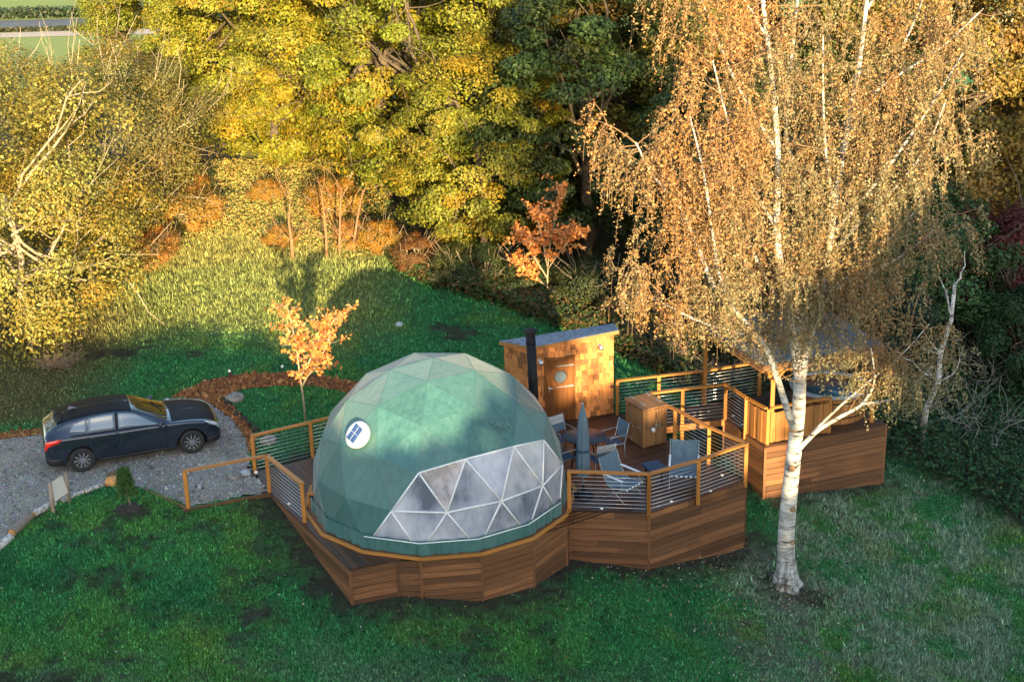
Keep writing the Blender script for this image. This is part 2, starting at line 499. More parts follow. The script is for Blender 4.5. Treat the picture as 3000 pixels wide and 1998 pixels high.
# the gravel drive and the bark path: sheets just above the ground
def sheet(name, poly, dz, step, mat, label, x0=None):
    P = np.asarray(poly)
    lo, hi = P.min(0), P.max(0)
    if x0 is not None: lo[0] = max(lo[0], x0)
    gx, gy = np.meshgrid(np.arange(lo[0], hi[0] + step, step), np.arange(lo[1], hi[1] + step, step))
    cx, cy = gx[:-1, :-1] + step / 2, gy[:-1, :-1] + step / 2
    keep = in_poly(cx + .05 * (fbm(cx * 9, cy * 9) - .5), cy, P)
    z = gz(gx, gy) + dz + .012 * (fbm(gx * 5, gy * 5) - .5)
    n = gx.shape[1]
    ii = np.arange(gx.size).reshape(gx.shape)
    F = np.stack([ii[:-1, :-1], ii[:-1, 1:], ii[1:, 1:], ii[1:, :-1]], -1)[keep]
    used = np.unique(F); mp = np.zeros(gx.size, int); mp[used] = np.arange(len(used))
    me = fast_mesh(name, np.c_[gx.ravel(), gy.ravel(), z.ravel()][used], mp[F], mat, None, True)
    o = link(name, me)
    return tag(o, label, kind='structure')
t = NT('gravel_surface')
pos = t.n('NewGeometry').outputs['Position']
a = t.noise(pos, 26, 6, .75); b = t.noise(pos, .9, 4)
v = t.n('TexVoronoi', Scale=24.0); t.l(pos, v.inputs['Vector'])
c1 = t.ramp(a, [(.25, (.125, .112, .092)), (.55, (.31, .28, .24)), (.8, (.57, .53, .47))])
c2 = t.mix(t.ramp(b, [(.42, (0, 0, 0)), (.66, (.55,) * 3)]), c1, (.13, .12, .085))
t.l(t.mix(.45, c2, v.outputs['Color'], 'SOFT_LIGHT'), t.b.inputs['Base Color']); t.b.inputs['Roughness'].default_value = .9
t.bump(a, .8, .04)
M_GRAVEL = t.mat
sheet('gravel_drive', GRAVEL, .014, .15, M_GRAVEL, 'grey gravel drive under the dark hatchback', -17)
t = NT('bark_mulch')
pos = t.n('NewGeometry').outputs['Position']
a = t.noise(pos, 22, 6, .8)
t.l(t.ramp(a, [(.28, (.07, .022, .008)), (.5, (.24, .075, .02)), (.75, (.42, .17, .06))]), t.b.inputs['Base Color']); t.b.inputs['Roughness'].default_value = .95
t.bump(a, 1, .05)
M_MULCH = t.mat
sheet('bark_path', BARKP, .030, .1, M_MULCH, 'curved orange bark chip path round the small lawn')
STRIP = [(-16.5, 32.65), (-13.6, 33.25), (-12.6, 33.5), (-11.2, 34.55), (-11.4, 34.85), (-12.8, 33.85), (-13.8, 33.6), (-16.5, 33.0)]
sheet('bark_strip', STRIP, .032, .08, M_MULCH, 'narrow strip of bark chips behind the parked hatchback')

def scatter(name, n, area, size, cols, mat, kind_label, zoff=0, flat=.6):
    """loose stones or chips: small irregular solids in one mesh"""
    P = np.asarray(area); lo, hi = P.min(0), P.max(0)
    pts = np.empty((0, 2))
    while len(pts) < n:
        q = R.uniform(np.maximum(lo, [-15.5, 24]), hi, (n * 3, 2)); pts = np.r_[pts, q[in_poly(q[:, 0], q[:, 1], P)]]
    pts = pts[:n]
    s = R.uniform(size[0], size[1], n) * (1 + 1.2 * (R.random(n) > .94))
    base = np.array([(1, 0, 0), (-.5, .87, 0), (-.5, -.87, 0), (0.2, 0, .8), (.1, .1, -.5)])
    F0 = np.array([(0, 1, 3), (1, 2, 3), (2, 0, 3)])
    V = np.empty((n, 4, 3))
    an = R.uniform(0, 6.3, n)
    k = base[None, :4] * (1 + .5 * R.standard_normal((n, 4, 1)) * .6) * s[:, None, None]
    V[..., 0] = k[..., 0] * np.cos(an)[:, None] - k[..., 1] * np.sin(an)[:, None] * flat
    V[..., 1] = k[..., 0] * np.sin(an)[:, None] + k[..., 1] * np.cos(an)[:, None] * flat
    V[..., 2] = k[..., 2]
    V[..., 0] += pts[:, None, 0]; V[..., 1] += pts[:, None, 1]; V[..., 2] += (gz(pts[:, 0], pts[:, 1]) + zoff)[:, None]
    F = (F0[None] + 4 * np.arange(n)[:, None, None]).reshape(-1, 3)
    cc = np.asarray(cols)[R.integers(0, len(cols), n)] * R.uniform(.7, 1.25, (n, 1))
    me = fast_mesh(name, V.reshape(-1, 3), F, mat, np.repeat(cc, 4, 0))
    return tag(link(name, me), kind_label, kind='stuff')
M_STONES = attrmat('loose_stones', .85)
scatter('gravel', 16000, GRAVEL, (.014, .038), [(.30, .28, .26), (.40, .38, .36), (.15, .14, .13), (.5, .48, .45), (.22, .19, .15), (.12, .11, .1)], M_STONES, 'loose grey and pale stones lying on the gravel drive', .012)
scatter('bark_chips', 5000, BARKP, (.03, .075), [(.34, .12, .035), (.45, .2, .07), (.14, .05, .02), (.25, .09, .03)], M_STONES, 'orange bark chips lying on the curved path', .028, .35)
scatter('bark_strip_chips', 900, STRIP, (.03, .075), [(.34, .12, .035), (.45, .2, .07), (.14, .05, .02)], M_STONES, 'bark chips on the strip behind the parked car', .03, .35)

# grass: one mesh of blades standing in tufts
def make_grass():
    n = 230000
    y = 22.8 + 33.0 * R.random(n) ** 1.55
    x = R.uniform(-1, 1, n) * (5 + y * .395)
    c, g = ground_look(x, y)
    dens = g * (.55 + .45 * sstep(42, 26, y))
    k = (R.random(n) < dens) & (y < np.interp(x, EDGE_X, EDGE_Y) + .8)
    x, y, c = x[k], y[k], c[k]
    n = len(x)
    z = gz(x, y) + .0
    rank = sstep(.1, .18, c[:, 0])
    h = (R.uniform(.035, .085, n) + .09 * rank * R.random(n)) * np.interp(y, [23, 40, 50], [1, 1.15, 1.7])
    nb = 4
    V = np.empty((n, nb, 3, 3)); C = np.empty((n, nb, 3, 3))
    for b in range(nb):
        an = R.uniform(0, 2 * np.pi, n); le = R.uniform(.15, .95, n) * h
        ox, oy = R.normal(0, .035, n), R.normal(0, .035, n)
        w = R.uniform(.010, .019, n) * np.interp(y, [23, 50], [1, 1.7])
        px, py = x + ox, y + oy
        ca, sa = np.cos(an), np.sin(an)
        hh = h * R.uniform(.6, 1.2, n)
        V[:, b, 0] = np.c_[px - sa * w, py + ca * w, z]
        V[:, b, 1] = np.c_[px + sa * w, py - ca * w, z]
        V[:, b, 2] = np.c_[px + ca * le, py + sa * le, z + hh]
        tone = R.uniform(.5, 1.6, (n, 1)) * np.where(R.random((n, 1)) < .07, 2.0, 1)
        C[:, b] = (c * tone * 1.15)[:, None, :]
    F = np.arange(n * nb * 3).reshape(-1, 3)
    me = fast_mesh('grass', V.reshape(-1, 3), F, attrmat('grass_blade', .6, 0, 0, .3), C.reshape(-1, 3))
    return tag(link('grass', me), 'short green grass of the lawn round the decks', kind='stuff')
make_grass()
# fallen leaves on the lawn
def fallen():
    n = 4600
    x = np.r_[R.uniform(-13, 12, 2600), R.normal(6.4, 2.4, 2000)]; y = np.r_[R.uniform(23.5, 46, 2600), R.normal(27.6, 1.8, 2000)]
    _, g = ground_look(x, y)
    k = g > .05; x, y = x[k], y[k]; n = len(x)
    s = R.uniform(.012, .03, n); an = R.uniform(0, 6.28, n)
    z = gz(x, y) + .05
    V = np.empty((n, 4, 3))
    for i, (a, b) in enumerate([(-1, 0), (0, -.6), (1, 0), (0, .6)]):
        V[:, i] = np.c_[x + s * (a * np.cos(an) - b * np.sin(an)), y + s * (a * np.sin(an) + b * np.cos(an)), z + R.normal(0, .01, n)]
    cols = np.array([(.30, .18, .06), (.4, .3, .16), (.22, .10, .04), (.45, .42, .36)])[R.integers(0, 4, n)]
    me = fast_mesh('fallen_leaves', V.reshape(-1, 3), np.arange(n * 4).reshape(-1, 4), attrmat('fallen_leaf', .8), np.repeat(cols, 4, 0))
    tag(link('fallen_leaves', me), 'scattered dry leaves lying on the lawn', kind='stuff')
fallen()
# ---------------------------------------------------------------- timber decks
UNIT = {}
def unit_box(mat):
    """one shared cube mesh per material: alike boards only differ in their scale"""
    if mat.name not in UNIT:
        UNIT[mat.name] = MB().box((0, 0, 0), (1, 1, 1)).mesh('board', mat)
    return UNIT[mat.name]
def beam(name, a, b, w, h, mat, parent, up=(0, 0, 1)):
    """a straight squared timber from a to b (world coordinates), w across and h along up"""
    a, b = Vector(a), Vector(b)
    d = b - a; x = d.normalized(); u = Vector(up)
    if abs(x.dot(u)) > .98: u = Vector((0, 1, 0))
    y = u.cross(x).normalized(); z = x.cross(y)
    M = Matrix((x, y, z)).transposed()
    o = link(name, unit_box(mat), parent)
    off = Vector((0, 0, 0)); p = parent
    while p is not None: off += Vector(p.location); p = p.parent
    o.location = (a + b) / 2 - off
    o.rotation_euler = M.to_euler()
    o.scale = (d.length, w, h)
    return o
def clip(P, nx, ny, c):
    out = []
    for i in range(len(P)):
        a, b = P[i], P[(i + 1) % len(P)]
        da, db = a[0] * nx + a[1] * ny - c, b[0] * nx + b[1] * ny - c
        if da >= 0: out.append(a)
        if da * db < 0:
            t = da / (da - db); out.append((a[0] + (b[0] - a[0]) * t, a[1] + (b[1] - a[1]) * t))
    return out
def decking(root, poly, ang, bw, z, mat, name='deck_board', gap=.007, t=.028):
    ca, sa = math.cos(ang), math.sin(ang)
    nx, ny = -sa, ca
    ds = [p[0] * nx + p[1] * ny for p in poly]
    d = min(ds)
    while d < max(ds):
        q = clip(clip(poly, nx, ny, d + gap / 2), -nx, -ny, -(d + bw - gap / 2))
        if len(q) > 2:
            ar = abs(sum(q[i][0] * q[(i + 1) % len(q)][1] - q[(i + 1) % len(q)][0] * q[i][1] for i in range(len(q)))) / 2
            if ar > .006:
                cx, cy = sum(p[0] for p in q) / len(q), sum(p[1] for p in q) / len(q)
                loc = [((p[0] - cx) * ca + (p[1] - cy) * sa, -(p[0] - cx) * sa + (p[1] - cy) * ca) for p in q]
                dz = random.uniform(-.0015, .0015)
                o = MB().prism(loc, -t + dz, dz).build(name, mat, root, world=False)
                o.location = Vector((cx, cy, z)) - Vector(root.location); o.rotation_euler = (0, 0, ang)
        d += bw
def skirting(root, a, b, z_top, mat=None, bh=.145, post=True, bottom_extra=.05):
    """horizontal boards closing the side of a deck from its floor down to the ground"""
    mat = mat or M_SKIRT
    a, b = Vector((*a, 0)), Vector((*b, 0))
    d = (b - a).normalized(); n = Vector((d.y, -d.x, 0))          # outwards for a counter-clockwise outline
    ts = [0, .25, .5, .75, 1]
    gs = [gz1(*(a.lerp(b, t)).xy) for t in ts]
    zmin = min(gs) - bottom_extra
    z = z_top - .002
    A, B = a + n * .016, b + n * .016
    while z > zmin:
        h = bh - .011 + random.uniform(-.003, .003)
        off = n * random.uniform(-.006, .006)
        L = (B - A).length
        cuts = [0, 1]
        if L > 1.6 and random.random() < .6: cuts = [0, random.uniform(.3, .7), 1]
        for c0, c1 in zip(cuts[:-1], cuts[1:]):
            p, q = A.lerp(B, c0) + d * .003 + off, A.lerp(B, c1) - d * .003 + off
            beam('skirting_board', p + Vector((0, 0, z - h / 2)), q + Vector((0, 0, z - h / 2)), .024, h, mat, root)
        z -= bh
    if post:
        g = gs[0] - .1
        c = a + n * .024
        beam('corner_batten', (c.x, c.y, z_top - .01), (c.x, c.y, g), .055, .055, mat, root)
def railing(root, pts, posts=None, h=.985, z=0, skip_cables=False, ext_first=False, low=None):
    """top rail, square posts and tensioned steel cables along a line of points"""
    for i, p in enumerate(pts):
        lo = z if low is None else low[i]
        beam('post', (p[0], p[1], lo - (.16 if low is None else 0)), (p[0], p[1], z + h - .045), .085, .085, M_POST, root)
    for p, q in zip(pts[:-1], pts[1:]):
        a, b = Vector((*p, z + h - .0225)), Vector((*q, z + h - .0225))
        d = (b - a).normalized()
        beam('handrail', a - d * .035, b + d * .033, .105, .045, M_POST, root)
        if not skip_cables:
            for k in range(9):
                zz = z + .09 + k * (h - .18) / 8.6
                me = cable_mesh
                o = link('cable', me, root)
                A, B = Vector((*p, zz)), Vector((*q, zz)); D = B - A
                o.location = (A + B) / 2 - Vector(root.location)
                o.rotation_euler = D.to_track_quat('X', 'Z').to_euler()
                o.scale = (D.length - .08, 1, 1)
cable_mesh = MB().tube([(-.5, 0, 0), (.5, 0, 0)], .0065, 6).mesh('cable', M_STEEL, True)
lens_mesh = MB().lathe((0, 0, 0), [(.04, 0), (.04, .012), (.026, .024), (.0, .028)], 12).mesh('deck_light', M_LAMP, True)

deck = thing('dome_deck', 'brown timber deck with orange posts carrying the green dome and the dining corner', 'deck', (0, 29.2, 0))
decking(deck, [(-3.55, 25.76), (-2.58, 26.1), (-1.9, 26.3), (-1.9, 32.6), (-3.5, 32.45), (-5.07, 31.55), (-6.39, 30.79), (-5.84, 29.58)], math.radians(-62), .145, 0, M_DECK)
decking(deck, [(-1.9, 26.14), ring[1], ring[2], ring[3], P1, P2, P4, P6, (3.46, 32.85), (2.70, 33.83), (2.66, 33.90), (.62, 33.33), (-.6, 33.0), (-1.895, 32.6)], math.radians(32), .145, -.0, M_DECK)
outl = [(-5.84, 29.58), (-3.55, 25.76), (-2.58, 26.1), ring[0], ring[1], ring[2], ring[3], P1, P2, P4, P6, (3.46, 32.85)]
for a, b in zip(outl[:-1], outl[1:]): skirting(deck, a, b, -.03)
c = Vector((-5.84, 29.58))
# raised timber edge round the dome
for k in range(-4, 5):
    a, b = ring[k % 15], ring[(k + 1) % 15]
    s = 1.012
    f = lambda p, s=s: (DC[0] + (p[0] - DC[0]) * s, DC[1] + (p[1] - DC[1]) * s, .022)
    beam('ring_edge', f(a), f(b), .075, .05, M_POST, deck)
    g = lambda p, s=.965: (DC[0] + (p[0] - DC[0]) * s, DC[1] + (p[1] - DC[1]) * s, .012)
    beam('ring_edge', g(a), g(b), .15, .028, M_SKIRT, deck)
railing(deck, [P1, P2])
railing(deck, [P2, P3, P4])
railing(deck, [P4, P5, P6])
beam('handrail', (*P6, .9625), (3.30, 32.75, .9625), .105, .045, M_POST, deck)
# the way in from the drive: rails either side
railing(deck, [(-7.61, 28.83), (-5.84, 29.58)], skip_cables=True)
railing(deck, [(-5.84, 29.58), (-4.80, 28.0)])
railing(deck, [(-6.39, 30.79), (-5.07, 31.55), (-3.7, 32.35)])
beam('edging_board', (-7.72, 28.74, -.05), (-5.80, 29.53, -.05), .05, .16, M_SKIRT, deck)
beam('edging_board', (-8.95, 30.0, -.06), (-7.66, 28.86, -.06), .05, .14, M_SKIRT, deck)
beam('edging_board', (-7.95, 28.62, -.10), (-7.65, 28.78, -.10), .05, .07, M_SKIRT, deck)
for x, y, zz in [(1.95, 28.28, 0), (4.55, 29.05, 0), (3.58, 28.55, 0), (4.95, 29.9, 0), (-5.05, 29.35, 0), (-5.3, 28.95, 0)]:
    link('deck_light', lens_mesh, deck, (x, y - 29.2, zz + .001))

hot = thing('hot_tub_deck', 'right hand timber deck behind the birch trunk with walkway and railings', 'deck', (6.5, 33.5, 0))
decking(hot, DECK2, math.radians(20.5), .145, -.004, M_DECK)
o2 = [(5.56, 33.39), (6.28, 31.54), (9.64, 32.80), (8.75, 35.6)]
for a, b in zip(o2[:-1], o2[1:]): skirting(hot, a, b, -.034, bh=.155)
WA, WB, WC = (3.50, 32.90), (4.40, 33.13), (5.56, 33.39)
railing(hot, [WA, WB, WC], low=[-.7, -.7, -.1])
railing(hot, [WC, (5.93, 32.42)])
railing(hot, [(2.76, 33.86), (3.89, 34.14), (5.12, 34.43)])
railing(hot, [(5.12, 34.43), (6.75, 35.0)])
# boarded privacy panels
def panel_run(root, a, b, z0, z1, bw=.135, rail=True):
    a, b = Vector((*a, 0)), Vector((*b, 0)); L = (b - a).length; d = (b - a) / L; n = Vector((d.y, -d.x, 0))
    k = int(L / bw)
    for i in range(k):
        c = a + d * (L * (i + .5) / k)
        off = n * (.012 if i % 2 else -.012)
        beam('panel_board', (c + off) + Vector((0, 0, z0)), (c + off) + Vector((0, 0, z1 + random.uniform(-.004, .004))), L / k + .01, .02, M_PANEL, root, up=n)
    if rail:
        beam('handrail', a + Vector((0, 0, .9625)), b + Vector((0, 0, .9625)), .105, .045, M_POST, root)
panel_run(hot, (5.97, 32.34), (6.30, 31.68), .0, .86)
beam('post', (6.36, 31.68, -.05), (6.36, 31.68, .94), .085, .085, M_POST, hot)
panel_run(hot, (6.44, 31.72), (8.0, 32.28), .02, .82)
beam('post', (8.05, 32.31, -.05), (8.05, 32.31, .94), .085, .085, M_POST, hot)
for x, y in [(5.2, 33.9), (5.80, 33.55), (5.95, 32.95)]:
    link('deck_light', lens_mesh, hot, (x - 6.5, y - 33.5, .0))
beam('fascia_board', (3.52, 32.85, -.10), (5.54, 33.36, -.10), .02, .17, M_PANEL, hot)

# canopy roof over the hot tub
per = thing('pergola', 'grey flat roofed timber canopy over the hot tub half hidden by the birch', 'canopy', (7.2, 33.5, 0))
rc = [(5.00, 34.45, 2.20), (6.16, 31.50, 2.15), (9.45, 32.7, 2.15), (8.3, 36.0, 2.26)]
for x, y in [(5.16, 34.40), (6.47, 31.82), (9.3, 32.92), (8.2, 35.3)]:
    beam('post', (x, y, 0.0), (x, y, 2.1), .10, .10, M_POST, per)
MB().slab([Vector(p) + Vector((0, 0, .03)) for p in rc], (0, 0, .045)).build('roof', M_ROOFD, per)
for i in range(4):
    a, b = Vector(rc[i]), Vector(rc[(i + 1) % 4])
    beam('fascia_board', a + Vector((0, 0, -.06)), b + Vector((0, 0, -.06)), .035, .15, M_SKIRT, per)
    beam('roof_beam', a.lerp(b, .02) + Vector((0, 0, -.16)) + (Vector((7.3, 33.7, 2)) - a) * .05, a.lerp(b, .98) + Vector((0, 0, -.16)) + (Vector((7.3, 33.7, 2)) - b) * .05, .07, .12, M_POST, per)
for t_ in (.25, .5, .75):
    beam('rafter', Vector(rc[0]).lerp(Vector(rc[1]), t_) + Vector((0, 0, -.05)), Vector(rc[3]).lerp(Vector(rc[2]), t_) + Vector((0, 0, -.05)), .05, .10, M_POST, per)
for d_ in ((.42, .16), (-.16, .42)):
    beam('brace', (6.47, 31.82, 1.58), (6.47 + d_[0], 31.82 + d_[1], 2.0), .06, .06, M_POST, per)
    beam('brace', (6.47, 31.82, 1.58), (6.47 - d_[0] * .5, 31.82 - d_[1] * .5, 2.0), .06, .06, M_POST, per)

# round timber hot tub with its lid standing open
tub = thing('hot_tub', 'round timber hot tub with grey rim and brown lid propped open under the canopy', 'hot tub', (8.35, 33.75, 0))
for k in range(28):
    a = 2 * math.pi * k / 28
    beam('stave', (8.35 + .95 * math.cos(a), 33.75 + .95 * math.sin(a), 0), (8.35 + .95 * math.cos(a), 33.75 + .95 * math.sin(a), .72), .205, .035, M_PANEL, tub, up=(math.cos(a), math.sin(a), 0))
MB().lathe((8.35, 33.75, 0), [(.90, .70), (1.02, .70), (1.03, .76), (.88, .77), (.86, .72)], 40, cap=False).build('rim', M_GREY, tub, True)
MB().lathe((8.35, 33.75, 0), [(.0, .64), (.88, .64), (.89, .60)], 40).build('water', plain('tub_water', (.04, .10, .13), .05, 0, .1), tub, True)
MB().slab([(7.55, 34.55, .78), (9.2, 34.75, .78), (9.15, 34.95, 1.32), (7.5, 34.75, 1.32)], (0, .09, .02)).build('lid', plain('brown_vinyl', (.13, .062, .035), .5), tub)
for r_, z_ in ((.975, .15), (.975, .55)):
    MB().lathe((8.35, 33.75, 0), [(.97, z_), (.98, z_), (.98, z_ + .03), (.97, z_ + .03)], 40, cap=False).build('band', M_BLACK, tub, True)

# ---------------------------------------------------------------- the geodesic dome
def ico3():
    V = [(0, 0, 1)] + [(2 / 5 ** .5 * math.cos(a), 2 / 5 ** .5 * math.sin(a), 1 / 5 ** .5) for a in [k * 2 * math.pi / 5 for k in range(5)]] \
        + [(2 / 5 ** .5 * math.cos(a), 2 / 5 ** .5 * math.sin(a), -1 / 5 ** .5) for a in [(k + .5) * 2 * math.pi / 5 for k in range(5)]] + [(0, 0, -1)]
    V = [Vector(v) for v in V]; key = {}; P = []; T = []
    def pid(p):
        p = p.normalized(); k = tuple(round(c, 3) + 0. for c in p)
        if k not in key: key[k] = len(P); P.append(p)
        return key[k]
    for a in range(12):
        for b in range(a + 1, 12):
            for c in range(b + 1, 12):
                if max((V[a] - V[b]).length, (V[b] - V[c]).length, (V[a] - V[c]).length) < 1.2:
                    A, B, C_ = V[a], V[b], V[c]
                    g = lambda i, j: pid(A * (3 - i - j) + B * i + C_ * j)
                    for i in range(3):
                        for j in range(3 - i):
                            T.append((g(i, j), g(i + 1, j), g(i, j + 1)))
                            if i + j < 2: T.append((g(i + 1, j), g(i + 1, j + 1), g(i, j + 1)))
    return P, T
GPt, GT = ico3()
DR, DZ, DROT = 2.9579, .4695, .839
_q = Matrix.Rotation(DROT, 3, 'Z')
layer = []
DV = []
for p in GPt:
    w = _q @ p
    pol = math.degrees(math.acos(max(-1, min(1, p.z))))
    L = 5 if pol > 90 else (4 if pol > 75 else (3 if pol > 55 else (2 if pol > 30 else (1 if pol > 10 else 0))))
    layer.append(L if pol < 110 else 9)
    v = w * DR + Vector((*DC, DZ))
    if L == 5 and pol < 110:
        h = Vector((w.x, w.y, 0)).normalized()
        v = Vector((*DC, 0)) + h * 2.99 + Vector((0, 0, .06))
    DV.append(v)
tris = [t for t in GT if max(layer[i] for i in t) <= 5]
cen = Vector((*DC, DZ))
def outward(t):
    a, b, c = (DV[i] for i in t)
    return t if (b - a).cross(c - a).dot((a + b + c) / 3 - cen) > 0 else (t[0], t[2], t[1])
tris = [outward(t) for t in tris]
# which hubs bound the clear front window (found by direction from the dome's middle)
def hub_near(x, y, z):
    return min(range(len(DV)), key=lambda i: (DV[i] - Vector((x, y, z))).length if layer[i] <= 5 else 99)
up = [i for i in range(len(DV)) if layer[i] == 3]
def az(i): return math.degrees(math.atan2(DV[i].y - DC[1], DV[i].x - DC[0]))
def in_window(t):
    ls = sorted(layer[i] for i in t)
    if ls[0] < 3: return False
    A = [az(i) for i in t]
    m = math.degrees(math.atan2(sum(math.sin(math.radians(a)) for a in A), sum(math.cos(math.radians(a)) for a in A)))
    if ls[0] == 3: return (-104 if ls[1] == 4 else -92) < m < -18          # upper row of panes
    return -116 < m < -18
dome = thing('dome_tent', 'green geodesic glamping dome with a clear triangular paned front', 'tent', (DC[0], DC[1], 0))
t = NT('green_canvas')
co = t.obj()
st = t.noise(co, 1.0, 5, .7, (9, 9, 1.1)); bl = t.noise(co, .9, 4)
c1 = t.ramp(st, [(.3, (.030, .100, .096)), (.7, (.058, .152, .146))])
inf = t.n('ObjectInfo')
hs = t.n('HueSaturation'); mr = t.n('MapRange'); mr.inputs['To Min'].default_value = .88; mr.inputs['To Max'].default_value = 1.14
t.l(inf.outputs['Random'], mr.inputs['Value']); t.l(mr.outputs[0], hs.inputs['Value']); t.l(c1, hs.inputs['Color'])
t.l(t.mix(t.ramp(bl, [(.45, (0, 0, 0)), (.75, (.35,) * 3)]), hs.outputs[0], (.11, .21, .19)), t.b.inputs['Base Color'])
t.l(t.ramp(st, [(.3, (.33,) * 3), (.7, (.46,) * 3)]), t.b.inputs['Roughness'])
t.b.inputs['Sheen Weight'].default_value = .3; t.b.inputs['Sheen Roughness'].default_value = .4
t.bump(t.noise(co, 1.0, 5, .65, (6, 6, 1.0)), .45, .06)
M_CANVAS = t.mat
t = NT('seam_canvas')
t.b.inputs['Base Color'].default_value = (.043, .124, .119, 1); t.b.inputs['Roughness'].default_value = .5
M_SEAM = t.mat
def dent(t_):
    """a fabric triangle, slightly sagging between its struts, subdivided"""
    a, b, c = (DV[i] for i in t_)
    n = (b - a).cross(c - a).normalized()
    N = 6; vs = []; fs = []; ix = {}
    for i in range(N + 1):
        for j in range(N + 1 - i):
            k = N - i - j
            w = 27 * (i / N) * (j / N) * (k / N)
            ix[(i, j)] = len(vs)
            vs.append((a * k + b * i + c * j) / N - n * .007 * w)
    for i in range(N):
        for j in range(N - i):
            fs.append((ix[(i, j)], ix[(i + 1, j)], ix[(i, j + 1)]))
            if i + j < N - 1: fs.append((ix[(i + 1, j)], ix[(i + 1, j + 1)], ix[(i, j + 1)]))
    return vs, fs
t = NT('clear_pane')
co = t.n('NewGeometry').outputs['Position']
n = t.noise(co, .7, 3, .5); n2 = t.noise(co, 1.0, 5, .7, (6, 6, 1.5))
mist = t.mix(.25, n, n2)
t.l(t.ramp(mist, [(.38, (.27, .30, .39)), (.62, (.52, .52, .58))]), t.b.inputs['Base Color'])
t.l(t.ramp(n2, [(.3, (.08,) * 3), (.7, (.24,) * 3)]), t.b.inputs['Roughness'])
t.l(t.ramp(mist, [(.36, (.40,) * 3), (.47, (.78,) * 3), (.60, (.94,) * 3)]), t.b.inputs['Alpha'])
M_PANE = t.mat
cols_edges = set(); wedges = set()
for t_ in tris:
    win = in_window(t_)
    vs, fs = dent(t_)
    if win and max(layer[i] for i in t_) == 5:
        # the pane stops above a fabric valance
        pass
    MB().add(vs, fs).build('window_pane' if win else 'canvas_panel', M_PANE if win else M_CANVAS, dome, True)
    for i in range(3):
        e = tuple(sorted((t_[i], t_[(i + 1) % 3])))
        (wedges if win else cols_edges).add(e)
strut_len = 0
for e in wedges:
    if layer[e[0]] == 5 and layer[e[1]] == 5: continue
    a, b = DV[e[0]], DV[e[1]]
    n = ((a + b) / 2 - cen).normalized()
    if layer[e[0]] == 5: a = b.lerp(a, (b.z - .33) / (b.z - a.z))
    if layer[e[1]] == 5: b = a.lerp(b, (a.z - .33) / (a.z - b.z))
    MB().tube([a + n * .012, b + n * .012], .019, 8).build('window_strut', M_WHITE, dome, True)
foot_strut = sorted({i for e in wedges for i in e if layer[i] == 5}, key=az)
for i, j in zip(foot_strut[:-1], foot_strut[1:]):
    k = lambda q: Vector((DC[0] + (DV[q].x - DC[0]) * 1.02, DC[1] + (DV[q].y - DC[1]) * 1.02, .325))
    MB().tube([k(i), k(j)], .013, 6).build('window_strut', M_WHITE, dome, True)
sm = MB()
for e in cols_edges - wedges:
    a, b = DV[e[0]], DV[e[1]]
    n = ((a + b) / 2 - cen).normalized()
    sm.bar(a + n * .0005, b + n * .0005, .014, .0016, up=n)
sm.build('seam', M_SEAM, dome)
# ruffled valance at the foot of the window
base_i = sorted([i for i in range(len(DV)) if layer[i] == 5], key=az)
vv, ff = [], []
nseg = 0
for k in range(len(base_i)):
    a, b = DV[base_i[k]], DV[base_i[(k + 1) % len(base_i)]]
    for s_ in range(24):
        p = a.lerp(b, s_ / 24)
        o = Vector((p.x - DC[0], p.y - DC[1], 0)).normalized()
        r1 = .016 * math.sin(s_ * (.5 + .5 * random.random()) + k * 2.3) + .022 * random.random() ** 2
        top = p + Vector((0, 0, .30 + .01 * math.sin(s_ * .8))) + o * .005
        frac = .30
        top = top - o * 0.0
        # lean with the lower row of triangles
        vv += [top + o * (.022 + .3 * r1), p + Vector((0, 0, .15)) + o * (.026 + r1), p + Vector((0, 0, -.04)) + o * (.03 + 1.6 * r1)]
        nseg += 1
for k in range(nseg):
    a, b = 3 * k, 3 * ((k + 1) % nseg)
    ff += [(a, b, b + 1, a + 1), (a + 1, b + 1, b + 2, a + 2)]
MB().add(vv, ff).build('valance', M_CANVAS, dome, True)
# round vent cover with its little solar panel
vn = (Vector((-3.401, 27.554, 2.287)) - cen).normalized()
vc = cen + vn * (DR - .05)
vx = Vector((0, 0, 1)).cross(vn).normalized(); vy = vn.cross(vx)
vent = MB().lathe(vc, [(.30, .0), (.31, .10), (.29, .14), (.18, .16), (.0, .165)], 32, axis=vn).build('vent_cover', M_WHITE, dome, True)
VM = Matrix((vx, vy, vn)).transposed()
sp = MB().box(vc + vn * .175, (.27, .38, .02), M=VM @ Matrix.Rotation(-.25, 3, 'Z'))
t = NT('solar_cells'); t.b.inputs['Base Color'].default_value = (.03, .07, .19, 1); t.b.inputs['Roughness'].default_value = .2
pan = sp.build('solar_panel', t.mat, dome)
gm = MB()
for k in (0,):
    gm.box(vc + vn * .186 + (VM @ Matrix.Rotation(-.25, 3, 'Z')) @ Vector((0, k * .07, 0)), (.26, .004, .003), M=VM @ Matrix.Rotation(-.25, 3, 'Z'))
gm.box(vc + vn * .187 + Vector((0, 0, 0)), (.004, .37, .003), M=VM @ Matrix.Rotation(-.25, 3, 'Z'))
gm.build('cell_line', M_WHITE, pan)
MB().prism([(DC[0] + 2.9 * math.cos(2 * math.pi * k / 30), DC[1] + 2.9 * math.sin(2 * math.pi * k / 30)) for k in range(30)], .004, .03).build('groundsheet', plain('groundsheet', (.10, .085, .075), .8), dome)
